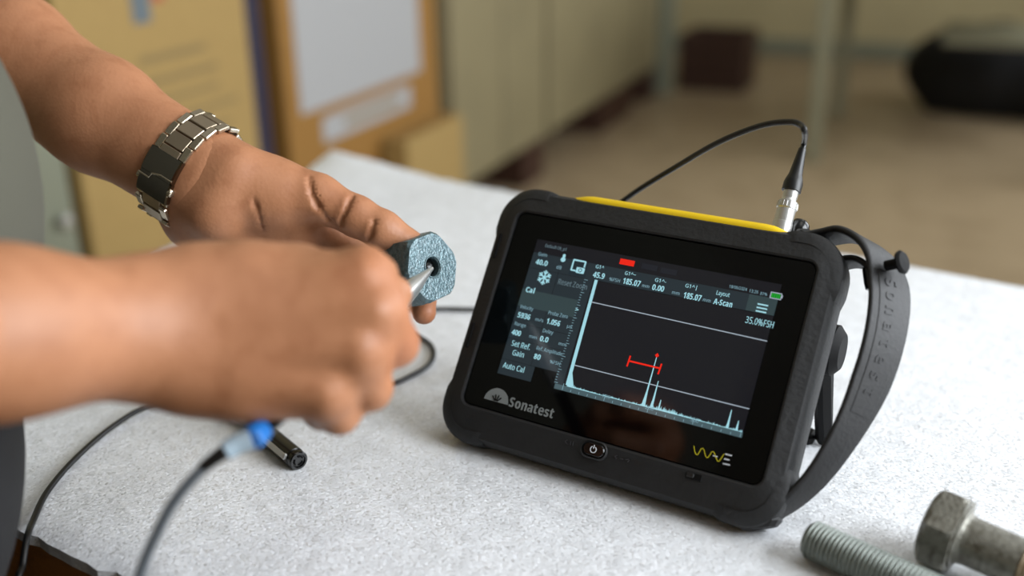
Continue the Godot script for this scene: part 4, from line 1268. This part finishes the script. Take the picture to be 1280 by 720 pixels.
	hd.egg(Transform3D(fb, head + Vector3(0, 0.03, 0)), Vector3(0.076, 0.10, 0.098), 0.02)
	hd.bone(head + fwd * 0.045 + Vector3(0, -0.03, 0), head + fwd * 0.062 + Vector3(0, -0.075, 0), 0.050, 0.030, 0.03)
	hd.bone(neck, head - fwd * 0.02, 0.054, 0.056, 0.02)
	hd.bone(head + fwd * 0.092 + Vector3(0, 0.03, 0), head + fwd * 0.113 + Vector3(0, -0.012, 0), 0.008, 0.014, 0.012)
	for s in [-1.0, 1.0]:
		hd.bone(head + rgt * 0.030 * s + fwd * 0.100 + Vector3(0, 0.026, 0), head + rgt * 0.036 * s + fwd * 0.097 + Vector3(0, 0.026, 0), 0.011, 0.010, 0.004, true)
		hd.egg(Transform3D(fb, head + rgt * 0.032 * s + fwd * 0.086 + Vector3(0, 0.026, 0)), Vector3(0.013, 0.012, 0.012), 0.003)
		hd.egg(Transform3D(fb, head + rgt * 0.080 * s - fwd * 0.008 + Vector3(0, 0.01, 0)), Vector3(0.010, 0.030, 0.018), 0.006)
	hd.bone(head + rgt * -0.022 + fwd * 0.094 + Vector3(0, -0.048, 0), head + rgt * 0.022 + fwd * 0.094 + Vector3(0, -0.048, 0), 0.008, 0.008, 0.006)
	hd.bone(head + rgt * -0.024 + fwd * 0.105 + Vector3(0, -0.047, 0), head + rgt * 0.024 + fwd * 0.105 + Vector3(0, -0.047, 0), 0.002, 0.002, 0.003, true)
	hd.into(sh)
	# skin tone differs over the body: the palm, the inner thumb and the fingertips are pinker and paler
	var pale := [[Vector3(-0.1069, 0.9476, -0.6089), 0.030, Color(1.10, 0.98, 0.98)], [Vector3(-0.1416, 0.9457, -0.6103), 0.035, Color(1.06, 1.0, 0.98)], [Vector3(-0.0557, 0.8782, -0.6024), 0.016, Color(1.12, 0.92, 0.92)], [Vector3(-0.051, 0.9393, -0.4265), 0.020, Color(1.0, 0.90, 0.88)], [Vector3(-0.1166, 0.9572, -0.4068), 0.06, Color(1.06, 1.03, 1.0)], [Vector3(-0.0594, 0.975, -0.4248), 0.02, Color(1.0, 0.92, 0.88)]]
	for p in sh.v:
		var k := Color(1, 1, 1)
		for q in pale:
			var w := exp(-p.distance_squared_to(q[0]) / (q[1] * q[1]))
			if w > 0.02: k = k * (Color(1, 1, 1).lerp(q[2], w))
		sh.c.append(Color(minf(k.r, 1.2), k.g, k.b))
	obj("body", sh.mesh(40.0, true), M.skin, t)
	# clothes
	var cs := Field.new(Vector3(-0.95, 0.7, -1.0), Vector3(0.05, 1.50, 0.05), 0.012)
	cs.egg(Transform3D(fb, hip + Vector3(0.010, 0.09, -0.030)), Vector3(0.182, 0.13, 0.137), 0.03)
	cs.egg(Transform3D(fb, belly + Vector3(0, 0.025, 0)), Vector3(0.178, 0.15, 0.139), 0.04)
	cs.egg(Transform3D(fb, chest), Vector3(0.193, 0.20, 0.131), 0.05)
	cs.bone(sl, sr, 0.078, 0.078, 0.05)
	cs.chain([sl, sl.lerp(el, 0.62)], [0.074, 0.066], 0.02)
	cs.chain([sr, sr.lerp(er, 0.62)], [0.074, 0.066], 0.02)
	var ss := Shape.new()
	cs.into(ss)
	var shirt := obj("shirt", ss.mesh(40.0, true), M.shirt, t)
	var cl := Shape.new()
	var colr := []
	for q in [[0.0, 0.085], [0.03, 0.075], [0.035, 0.082], [0.005, 0.098]]:
		var ring := PackedVector3Array()
		for i in 24:
			var a := TAU * i / 24.0
			ring.append(chest + Vector3(0, 0.165 + q[0], 0) + fwd * 0.02 + (rgt * cos(a) + fwd * sin(a)) * q[1])
		colr.append(ring)
	cl.loft(colr, false, false)
	obj("collar", cl.mesh(50.0), M.shirt, shirt)
	var ps := Field.new(Vector3(-0.8, 0.04, -0.8), Vector3(-0.05, 1.1, 0.05), 0.012)
	ps.egg(Transform3D(fb, hip + Vector3(0.003, -0.01, -0.009)), Vector3(0.186, 0.16, 0.140), 0.03)
	for s in [-1.0, 1.0]:
		var h: Vector3 = hip + rgt * 0.085 * s - Vector3(0, 0.06, 0)
		ps.chain([h, Vector3(h.x, 0.48, h.z) + fwd * 0.02, Vector3(h.x, 0.10, h.z) - fwd * 0.02], [0.098, 0.076, 0.066], 0.02)
	var pss := Shape.new()
	ps.into(pss)
	obj("trousers", pss.mesh(40.0, true), M.trousers, t)
	var hs := Field.new(head - Vector3(0.16, 0.1, 0.16), head + Vector3(0.16, 0.2, 0.16), 0.006)
	hs.egg(Transform3D(fb, head + Vector3(0, 0.052, 0) - fwd * 0.014), Vector3(0.084, 0.093, 0.100), 0.02)
	hs.bone(head + fwd * 0.11 + Vector3(0, -0.01, 0), head + fwd * 0.07 + Vector3(0, -0.02, 0), 0.075, 0.07, 0.01, true)
	var hss := Shape.new()
	hs.into(hss)
	obj("hair", hss.mesh(40.0, true), M.hair, t)
	for s in [-1.0, 1.0]:
		var an: Vector3 = Vector3(hip.x, 0.09, hip.z) + rgt * 0.085 * s - fwd * 0.02
		var fs := Field.new(an - Vector3(0.25, 0.12, 0.25), an + Vector3(0.25, 0.1, 0.25), 0.01)
		fs.bone(an + Vector3(0, -0.038, 0) - fwd * 0.03, an + Vector3(0, -0.05, 0) + fwd * 0.14, 0.050, 0.040, 0.02)
		fs.bone(an - fwd * 0.02, an - Vector3(0, 0.04, 0) - fwd * 0.02, 0.05, 0.05, 0.02)
		var so := Shape.new()
		fs.into(so)
		obj("shoe", so.mesh(40.0, true), M.dark, t)

# ---------------------------------------------------------------- wristwatch
func build_wristwatch() -> void:
	var el := Vector3(-0.4757, 1.081, -0.7967)
	var wr := Vector3(-0.2014, 0.9638, -0.636)
	var ax := (wr - el).normalized()
	var wide := (Vector3(-0.2184, 0.9402, -0.6264) - Vector3(-0.1839, 0.9873, -0.6455))
	wide = (wide - ax * wide.dot(ax)).normalized()
	var dep := ax.cross(wide).normalized()
	var to_cam := (Vector3(0, 1.138, 0) - wr).normalized()
	if dep.dot(to_cam) < 0.0: dep = -dep
	var t := thing("wristwatch", "steel wristwatch with a linked bracelet and folding clasp on the arm that holds the block", "wristwatch")
	var ra := 0.0352
	var rb := 0.0258
	var n := 19
	var ps := []
	for i in n:
		# equal steps of arc
		ps.append(i)
	var total := 0.0
	var marks := [0.0]
	var fine := 720
	var last := Vector2(ra, 0)
	for i in range(1, fine + 1):
		var a := TAU * i / fine
		var q := Vector2(ra * cos(a), rb * sin(a))
		total += q.distance_to(last)
		marks.append(total)
		last = q
	var step := total / n
	var k := 0
	for i in n:
		while marks[k] < step * i: k += 1
		var a := TAU * k / fine
		var radial := (wide * cos(a) / ra + dep * sin(a) / rb).normalized()
		var p := wr + wide * ra * cos(a) + dep * rb * sin(a)
		var tang := radial.cross(ax).normalized()
		var f := Transform3D(Basis(tang, radial, ax * signf(tang.cross(radial).dot(ax))), p)
		var deg := rad_to_deg(a)
		if deg > 50.0 and deg < 92.0:
			continue   # the clasp covers these rows
		if deg > 255.0 and deg < 285.0:
			continue   # the case sits here
		var c := Shape.new()
		c.box(Vector3(step * 0.93, 0.0030, 0.0150), f, 0.0004)
		obj("link", c.mesh(20.0), M.watch_brushed, t)
		for s in [-1.0, 1.0]:
			var e := Shape.new()
			e.box(Vector3(step * 0.93, 0.0026, 0.0052), f * Transform3D(Basis(), Vector3(step * 0.5, -0.0002, 0.0103 * s)), 0.0005)
			obj("link", e.mesh(20.0), M.watch, t)
	# folding clasp: two curved plates with a notched seam
	for g in [[48.0, 70.5, 0.0], [71.0, 95.0, 0.0004]]:
		var rings := []
		for i in 9:
			var a := deg_to_rad(lerpf(g[0], g[1], i / 8.0))
			var radial := (wide * cos(a) / ra + dep * sin(a) / rb).normalized()
			var p: Vector3 = wr + wide * ra * cos(a) + dep * rb * sin(a) + radial * g[2]
			var ring := PackedVector3Array()
			for q in [[-0.0130, -0.0012], [-0.0130, 0.0016], [-0.0120, 0.0024], [0.0120, 0.0024], [0.0130, 0.0016], [0.0130, -0.0012]]:
				ring.append(p + ax * q[0] + radial * q[1])
			rings.append(ring)
		var s := Shape.new()
		s.loft(rings)
		obj("clasp", s.mesh(25.0), M.watch_polished, t)
	# stepped seam of the clasp
	var sm := PackedVector3Array()
	for q in [[-0.0128, 66.0], [-0.0040, 66.0], [-0.0028, 71.0], [0.0040, 74.0], [0.0128, 74.0]]:
		var a := deg_to_rad(q[1])
		var radial := (wide * cos(a) / ra + dep * sin(a) / rb).normalized()
		sm.append(wr + wide * ra * cos(a) + dep * rb * sin(a) + radial * 0.0027 + ax * q[0])
	var ms := Shape.new()
	ms.tube(sm, 0.0006, 0.0006, 8)
	obj("clasp_seam", ms.mesh(50.0), M.watch, t)
	for s in [-1.0, 1.0]:
		var a := deg_to_rad(62.0)
		var b := Shape.new()
		var p := wr + wide * ra * cos(a) + dep * rb * sin(a)
		b.lathe([Vector2(0.0001, -0.0015), Vector2(0.0026, -0.0015), Vector2(0.0026, 0.0008), Vector2(0.0018, 0.0015), Vector2(0.0001, 0.0016)], along(p + ax * 0.0132 * s, ax * s), 16)
		obj("clasp_button", b.mesh(40.0), M.watch, t)
	# case and dial on the back of the wrist
	var cf := along(wr - dep * (rb + 0.001), -dep)
	var cs := Shape.new()
	cs.lathe([Vector2(0.0001, -0.003), Vector2(0.0185, -0.003), Vector2(0.0200, 0.0), Vector2(0.0200, 0.004), Vector2(0.0185, 0.0065), Vector2(0.0165, 0.0070), Vector2(0.0160, 0.0058), Vector2(0.0001, 0.0058)], cf, 48)
	obj("case", cs.mesh(30.0), M.watch, t)
	var df := Shape.new()
	df.lathe([Vector2(0.0001, 0.0050), Vector2(0.0158, 0.0050), Vector2(0.0158, 0.0062), Vector2(0.0001, 0.0062)], cf, 40)
	obj("dial", df.mesh(30.0), M.dark, t)

# ---------------------------------------------------------------- things in the hands and on the foam
func build_block() -> void:
	# hex head of a bolt seen end on, a small bore in its face
	var ctr := Vector3(-0.0484, 0.9116, -0.5965)
	var face := (Vector3(0, 1.138, 0) - ctr).normalized()
	var right := face.cross(Vector3.UP).normalized() * -1.0
	var nrm := (face * 0.70 + right * 0.70 + Vector3(0, 0.10, 0)).normalized()
	var x := (right - nrm * right.dot(nrm)).normalized()
	var y := nrm.cross(x).normalized()
	var t := thing("metal_block", "blue-grey galvanised hexagonal steel block with a small drilled hole, pinched in the fingers", "metal block", Transform3D(Basis(x, y, nrm), ctr))
	var s := Shape.new()
	var rings := []
	var R := 0.0235
	for q in [[0.0050, 0.0, 1], [0.0050, -0.006, 1], [0.0052, 0.0, 1]]:
		pass
	# rings: bore bottom, bore mouth, face, chamfer, side, back
	var cfg := [[0.0058, -0.012, 1.0], [0.0058, -0.0006, 1.0], [0.0066, 0.0, 1.0], [0.0206, 0.0, 0.7], [0.0214, -0.0020, 0.5], [0.0, -0.0052, 0.0], [0.0, -0.030, 0.0]]
	for q in cfg:
		var ring := PackedVector3Array()
		for i in 72:
			var a := TAU * i / 72.0 + 0.35
			var seg := fposmod(a - 0.35, PI / 3.0) - PI / 6.0
			var hexr: float = R * cos(PI / 6.0) / cos(seg)
			var rad: float = q[0]
			if q[2] == 0.7: rad = minf(hexr * 0.965, 0.0208)
			elif q[2] == 0.5: rad = minf(hexr, 0.0224)
			elif q[2] == 0.0: rad = hexr
			ring.append(Vector3(cos(a) * rad, sin(a) * rad, q[1]))
		rings.append(ring)
	s.loft(rings)
	obj("hex_body", s.mesh(24.0), M.zinc_blue, t)
	var b := Shape.new()
	b.lathe([Vector2(0.0001, -0.0012), Vector2(0.0030, -0.0018), Vector2(0.0050, -0.0034), Vector2(0.0057, -0.0060), Vector2(0.0057, -0.0110), Vector2(0.0001, -0.0110)], Transform3D(Basis(Vector3.RIGHT, PI / 2), Vector3.ZERO), 24)
	obj("bore", b.mesh(50.0), M.gloss_black, t)
	var rm := Shape.new()
	var rp := PackedVector3Array()
	for i in 33: rp.append(Vector3(cos(TAU * i / 32.0) * 0.0067, sin(TAU * i / 32.0) * 0.0067, 0.0002))
	rm.tube(rp, 0.0005, 0.0005, 8)
	obj("bore_rim", rm.mesh(60.0), M.zinc_blue, t)

func build_probe() -> void:
	var tip := Vector3(-0.0477, 0.9164, -0.5812)
	var tail := Vector3(-0.1129, 0.9105, -0.3954)
	var d := (tail - tip).normalized()
	var l := tip.distance_to(tail)
	var f := along(tip, d)
	var t := thing("pencil_probe", "pencil probe with a tapered steel tip, blue ring and grey lead, held in the fist", "probe")
	var s := Shape.new()
	s.lathe([Vector2(0.0001, -0.0005), Vector2(0.0012, 0.0), Vector2(0.0016, 0.004), Vector2(0.0052, 0.028), Vector2(0.0064, 0.044), Vector2(0.0060, 0.060), Vector2(0.0040, 0.062), Vector2(0.0001, 0.062)], f, 32)
	obj("tip", s.mesh(30.0), M.steel, t)
	var b := Shape.new()
	b.lathe([Vector2(0.0001, 0.058), Vector2(0.0046, 0.058), Vector2(0.0048, 0.075), Vector2(0.0048, l - 0.010), Vector2(0.0042, l - 0.004), Vector2(0.0001, l - 0.004)], f, 28)
	obj("barrel", b.mesh(30.0), M.gloss_black, t)
	var r := Shape.new()
	r.lathe([Vector2(0.0001, l - 0.006), Vector2(0.0052, l - 0.006), Vector2(0.0055, l - 0.004), Vector2(0.0055, l + 0.002), Vector2(0.0050, l + 0.003), Vector2(0.0001, l + 0.003)], f, 28)
	obj("colour_ring", r.mesh(30.0), paint(Color(0.10, 0.42, 0.72), 0.4), t)
	# clear sleeve, strain relief and lead droop towards the bench front
	var a := f * Vector3(0, l + 0.002, 0)
	var p := [a, Vector3(-0.1198, 0.9089, -0.3916), Vector3(-0.1245, 0.9071, -0.3887)]
	var sl := Shape.new()
	sl.tube(spline(p, 5), 0.0050, 0.0042, 18)
	obj("sleeve", sl.mesh(60.0), paint(Color(0.62, 0.69, 0.74), 0.25), t)
	var sr := Shape.new()
	sr.tube(spline([Vector3(-0.1235, 0.9077, -0.3889), Vector3(-0.1287, 0.9048, -0.3867), Vector3(-0.134, 0.9013, -0.3842)], 4), 0.0034, 0.0026, 14)
	obj("strain_relief", sr.mesh(60.0), M.cable, t)
	var c := Shape.new()
	var q := [Vector3(-0.1307, 0.9035, -0.3856), Vector3(-0.1378, 0.8978, -0.3817), Vector3(-0.1462, 0.8883, -0.3768), Vector3(-0.1529, 0.877, -0.3722), Vector3(-0.1585, 0.8654, -0.3675), Vector3(-0.1618, 0.8535, -0.3616), Vector3(-0.1627, 0.8375, -0.353)]
	var e: Vector3 = q[q.size() - 1]
	q += [e + Vector3(-0.01, -0.1, 0.0), e + Vector3(-0.03, -0.25, 0.0)]
	c.tube(spline(q, 6), 0.0024, 0.0024, 12)
	obj("lead", c.mesh(60.0), paint(Color(0.31, 0.33, 0.35), 0.5), t)

func build_pen() -> void:
	var a := Vector3(-0.1343, 0.7966, -0.5615)
	var b := Vector3(-0.1644, 0.7966, -0.5991)
	var d := (b - a).normalized()
	d.y = 0.0
	var f := along(a, d, 0.0)
	var t := thing("marker_pen", "capped black marker pen with a metal clip lying on the foam under the fist", "pen")
	var s := Shape.new()
	s.lathe([Vector2(0.0001, 0.0010), Vector2(0.0040, 0.0010), Vector2(0.0044, 0.0), Vector2(0.0056, 0.0), Vector2(0.0062, 0.0008), Vector2(0.0063, 0.0030), Vector2(0.0058, 0.0034), Vector2(0.0058, 0.0052), Vector2(0.0065, 0.0058), Vector2(0.0066, 0.0450), Vector2(0.0062, 0.0455), Vector2(0.0001, 0.0455)], f, 32)
	obj("cap", s.mesh(30.0), M.gloss_black, t)
	var rb := Shape.new()
	for i in 3:
		var g := TAU * i / 3.0 + 0.4
		var rg := []
		for k in 6:
			var w := g + 1.3 * k / 5.0
			rg.append(f * Vector3(cos(w) * 0.0030, 0.0006, sin(w) * 0.0030))
		rb.tube(PackedVector3Array(rg), 0.0006, 0.0006, 6)
	obj("cap_rib", rb.mesh(50.0), M.dark, t)
	var body := Shape.new()
	body.lathe([Vector2(0.0001, 0.045), Vector2(0.0060, 0.045), Vector2(0.0061, 0.128), Vector2(0.0050, 0.136), Vector2(0.0046, 0.1395), Vector2(0.0001, 0.14)], f, 28)
	obj("barrel", body.mesh(30.0), paint(Color(0.035, 0.034, 0.036), 0.3), t)
	# clip along the side that faces the camera
	var cl := Shape.new()
	var cr := f.basis.x * -1.0
	var side := (Vector3(0, 1.138, 0) - a).normalized()
	side = (side - d * side.dot(d)).normalized()
	var low := (side.rotated(d.normalized(), 0.0) * 0.75 + Vector3.UP.cross(d).normalized() * signf(Vector3.UP.cross(d).dot(side)) * 0.8).normalized()
	var fr := Transform3D(Basis(d.normalized(), low, d.normalized().cross(low)), a)
	cl.box(Vector3(0.036, 0.0010, 0.0038), fr * at(0.023, 0.0078, 0), 0.0003)
	cl.box(Vector3(0.004, 0.0022, 0.0038), fr * at(0.0395, 0.0070, 0), 0.0003)
	cl.box(Vector3(0.0032, 0.0022, 0.0036), fr * at(0.0065, 0.0072, 0), 0.0006)
	obj("clip", cl.mesh(20.0), M.steel, t)

func build_bolts() -> void:
	# hexagon bolt with its shank running out of the picture
	var a := Vector3(0.2208, 0.8105, -0.4659)
	var b := Vector3(0.2631, 0.806, -0.4293)
	var d := (b - a).normalized()
	var f := along(a, d, deg_to_rad(-32.0))
	var t := thing("hex_bolt", "large galvanised hex-head bolt lying on the foam, its thread end painted beige", "bolt", f)
	var s := Shape.new()
	var R := 0.0228
	var rings := []
	for q in [[-0.0010, 0.0165, 1], [0.0, 0.0188, 1], [0.0028, 0.0, 0], [0.0132, 0.0, 0], [0.0158, 0.0194, 2], [0.0160, 0.0150, 1]]:
		var ring := PackedVector3Array()
		for i in 72:
			var an := TAU * i / 72.0
			var seg := fposmod(an, PI / 3.0) - PI / 6.0
			var hr: float = R * cos(PI / 6.0) / cos(seg)
			var rad: float = q[1] if q[2] == 1 else hr if q[2] == 0 else minf(hr, 0.0212)
			ring.append(Vector3(cos(an) * rad, q[0], sin(an) * rad))
		rings.append(ring)
	s.loft(rings)
	obj("head", s.mesh(24.0), M.zinc, t)
	var k := Shape.new()
	k.lathe([Vector2(0.0001, 0.0155), Vector2(0.0172, 0.0155), Vector2(0.0172, 0.0168), Vector2(0.0148, 0.0174), Vector2(0.0134, 0.0192), Vector2(0.0130, 0.022), Vector2(0.0130, 0.047), Vector2(0.0001, 0.047)], Transform3D(), 40)
	obj("shank", k.mesh(30.0), M.zinc, t)
	var th := Shape.new()
	var pr := [Vector2(0.0001, 0.0465)]
	for i in 22:
		pr.append(Vector2(0.0120, 0.047 + 0.0026 * i))
		pr.append(Vector2(0.0131, 0.0483 + 0.0026 * i))
	pr.append(Vector2(0.0115, 0.107))
	pr.append(Vector2(0.0001, 0.107))
	th.lathe(pr, Transform3D(), 36)
	var te := obj("thread", th.mesh(20.0), M.beige_paint, t)
	te.set_meta("label", "beige painted thread end")
	# threaded stud
	var a2 := Vector3(0.1586, 0.8008, -0.4674)
	var b2 := Vector3(0.2075, 0.8008, -0.4186)
	var f2 := along(a2, b2 - a2)
	var t2 := thing("threaded_stud", "dull grey threaded stud without a head lying beside the tester", "threaded stud", f2)
	var pf := [Vector2(0.0001, -0.0012), Vector2(0.0086, -0.0012)]
	pf.append(Vector2(0.0094, 0.0002))
	for i in 46:
		pf.append(Vector2(0.0094, 0.0004 + 0.0025 * i))
		pf.append(Vector2(0.0107, 0.0013 + 0.0025 * i))
		pf.append(Vector2(0.0107, 0.0017 + 0.0025 * i))
	pf.append(Vector2(0.0092, 0.1165))
	pf.append(Vector2(0.0001, 0.1165))
	var st := Shape.new()
	st.lathe(pf, Transform3D(), 40)
	obj("thread", st.mesh(20.0), M.zinc_thread, t2)

# ---------------------------------------------------------------- behind the bench
func build_background(room: Transform3D) -> void:
	# room coordinates: x across, z towards the camera
	var u := -1.45
	# pale yellow carton with blurred print
	var t := thing("cardboard_box", "tall yellow cardboard box with printed lines standing behind the watch arm", "box", room * at(u - 0.24, 0, -1.67))
	obj("carton", bx(Vector3(0.48, 1.12, 0.545), at(0, 0.56, 0), 0.006), M.carton, t)
	obj("tape", bx(Vector3(0.49, 0.002, 0.06), at(0, 1.121, 0)), M.paper, t)
	for q in [[0.80, -0.02, 0.20, 0.016], [0.755, -0.03, 0.24, 0.014], [0.715, -0.01, 0.28, 0.012], [0.675, -0.08, 0.26, 0.012], [0.63, -0.06, 0.22, 0.012]]:
		obj("print_line", bx(Vector3(0.001, q[3], q[2]), at(0.2405, q[0], q[1])), M.carton_print, t)
	obj("print_mark", bx(Vector3(0.001, 0.07, 0.05), at(0.2405, 0.905, 0.055), 0.0), paint(Color(0.36, 0.40, 0.42), 0.8), t)
	obj("print_mark", bx(Vector3(0.001, 0.05, 0.035), at(0.2406, 0.93, 0.005), 0.0), paint(Color(0.62, 0.30, 0.22), 0.8), t)
	# navy board
	var nb := obj("navy_board", bx(Vector3(0.30, 1.05, 0.055), at(0, 0.525, 0), 0.004), M.navy, self, room * at(u - 0.165, 0, -1.985))
	tag(nb, "narrow dark blue board wedged upright between the two cardboard boxes", "board")
	# brown carton with paper sheet
	var b := thing("cardboard_box", "brown cardboard box with a white paper sheet pasted on its front", "box", room * at(u - 0.24, 0, -2.46))
	obj("carton", bx(Vector3(0.48, 1.05, 0.80), at(0, 0.525, 0), 0.006), M.carton_brown, b)
	var pa := obj("paper_sheet", bx(Vector3(0.0015, 0.50, 0.63), at(0.2410, 0.835, 0.03)), M.paper, b)
	pa.set_meta("label", "large blank white paper sheet")
	obj("paper_label", bx(Vector3(0.0015, 0.065, 0.47), at(0.2410, 0.525, 0.02)), M.paper, b)
	obj("label_print", bx(Vector3(0.001, 0.018, 0.30), at(0.2422, 0.525, 0.0)), M.carton_print, b)
	var lt := thing("cardboard_box", "low pale cardboard box in front of the brown box with the paper sheet", "box", room * at(u + 0.05, 0, -2.66))
	obj("carton", bx(Vector3(0.08, 0.44, 0.36), at(0, 0.22, 0), 0.005), M.carton, lt)
	obj("tape", bx(Vector3(0.03, 0.002, 0.362), at(0, 0.441, 0)), M.carton_brown, lt)
	# green-grey locker behind the person
	var g := thing("locker", "grey green metal locker standing behind the person, with a bright latch", "locker", room * at(u - 0.23, 0, -1.02))
	obj("body", bx(Vector3(0.44, 1.7, 0.72), at(0, 0.85, 0), 0.006), M.cabinet_green, g)
	obj("door", bx(Vector3(0.012, 1.6, 0.66), at(0.226, 0.86, 0), 0.003), M.cabinet_green, g)
	var kn := Shape.new()
	kn.lathe([Vector2(0.0001, 0.022), Vector2(0.012, 0.020), Vector2(0.014, 0.012), Vector2(0.008, 0.004), Vector2(0.008, 0.0)], Transform3D(Basis(Vector3.BACK, -PI / 2), Vector3(0.232, 0.56, -0.31)), 20)
	obj("latch", kn.mesh(50.0), M.steel, g)
	# row of cabinets on brown plinths along the side wall
	var zs := [[-2.92, -3.74], [-3.77, -4.96], [-4.99, -5.38]]
	var names := ["beige cabinet next to the brown cardboard box, on brown wooden feet", "beige cabinet in the middle of the row along the wall, on brown wooden feet", "beige cabinet at the far end of the row along the wall, on brown wooden feet"]
	for i in 3:
		var z0: float = zs[i][0]
		var z1: float = zs[i][1]
		var len := z0 - z1
		var c := thing("storage_cabinet", names[i], "cabinet", room * at(u - 0.21, 0, (z0 + z1) / 2), "cabinets along the wall")
		obj("foot", bx(Vector3(0.40, 0.15, [0.2, 0.5, 0.16][i]), at(0.015, 0.075, -len / 2 + [0.1, 0.25, 0.08][i]), 0.003), M.plinth, c)
		obj("foot", bx(Vector3(0.34, 0.15, 0.08), at(0, 0.075, len / 2 - 0.05), 0.003), M.plinth, c)
		obj("body", bx(Vector3(0.42, 1.5, len), at(0, 0.90, 0), 0.005), M.cabinet, c)
		for s in [-1.0, 1.0]:
			var d := obj("door", bx(Vector3(0.016, 1.46, len / 2 - 0.012), at(0.219, 0.90, s * len / 4), 0.003), M.cabinet, c)
			obj("handle", bx(Vector3(0.02, 0.12, 0.012), at(0.237, 0.9, s * 0.03), 0.003), M.steel, d)
	var pst := thing("wall_pillar", "pale green upright panel closing the far end of the cabinet row", "panel", room * at(u - 0.15, 0, -5.46))
	obj("panel", bx(Vector3(0.44, 2.2, 0.12), at(0, 1.1, 0), 0.005), M.cabinet_green, pst)
	# dark red brown crate at the end of the row
	var cr := thing("wooden_crate", "dark red brown wooden crate on the floor beyond the cabinets", "crate", room * at(-1.19, 0, -5.75))
	for i in 4:
		obj("slat", bx(Vector3(0.36, 0.068, 0.018), at(0, 0.038 + 0.075 * i, 0.17), 0.003), M.plinth, cr)
		obj("slat", bx(Vector3(0.36, 0.068, 0.018), at(0, 0.038 + 0.075 * i, -0.17), 0.003), M.plinth, cr)
		obj("slat", bx(Vector3(0.018, 0.068, 0.32), at(0.17, 0.038 + 0.075 * i, 0), 0.003), M.plinth, cr)
		obj("slat", bx(Vector3(0.018, 0.068, 0.32), at(-0.17, 0.038 + 0.075 * i, 0), 0.003), M.plinth, cr)
	obj("crate_base", bx(Vector3(0.34, 0.02, 0.32), at(0, 0.012, 0)), M.plinth, cr)
	# far table on pale legs
	var ft := thing("side_table", "pale green metal-framed table near the back wall", "table", room * at(-0.02, 0, -4.75))
	obj("tabletop", bx(Vector3(1.0, 0.03, 0.95), at(0, 0.76, 0), 0.004), M.table_frame, ft)
	for q in [[-0.46, 0.44], [0.46, 0.44], [-0.46, -0.44], [0.46, -0.44]]:
		obj("leg", bx(Vector3(0.055, 0.745, 0.055), at(q[0], 0.3725, q[1]), 0.004), M.table_frame, ft)
	obj("shelf", bx(Vector3(0.5, 0.03, 0.5), at(0.22, 0.45, -0.2), 0.003), M.table_frame, ft)
	# black bag under it
	var bg := Field.new(Vector3(-0.5, -0.02, -0.34), Vector3(0.56, 0.46, 0.34), 0.02)
	bg.egg(at(-0.10, 0.20, 0), Vector3(0.34, 0.22, 0.22), 0.04)
	bg.egg(at(0.20, 0.18, 0.02), Vector3(0.26, 0.19, 0.22), 0.05)
	bg.bone(Vector3(-0.28, 0.06, 0.05), Vector3(0.30, 0.06, 0.08), 0.06, 0.06, 0.05)
	var bs := Shape.new()
	bg.into(bs)
	var bag := thing("bag", "slumped black cloth bag on the floor under the side table", "bag", room * at(0.22, 0, -5.50))
	obj("sack", bs.mesh(40.0, true), M.black_cloth, bag)
	var hs := Shape.new()
	hs.tube(spline([Vector3(-0.16, 0.36, 0.05), Vector3(-0.12, 0.42, 0.06), Vector3(0.02, 0.43, 0.06), Vector3(0.08, 0.36, 0.05)], 6), 0.012, 0.012, 8)
	obj("strap", hs.mesh(50.0), M.black_cloth, bag)
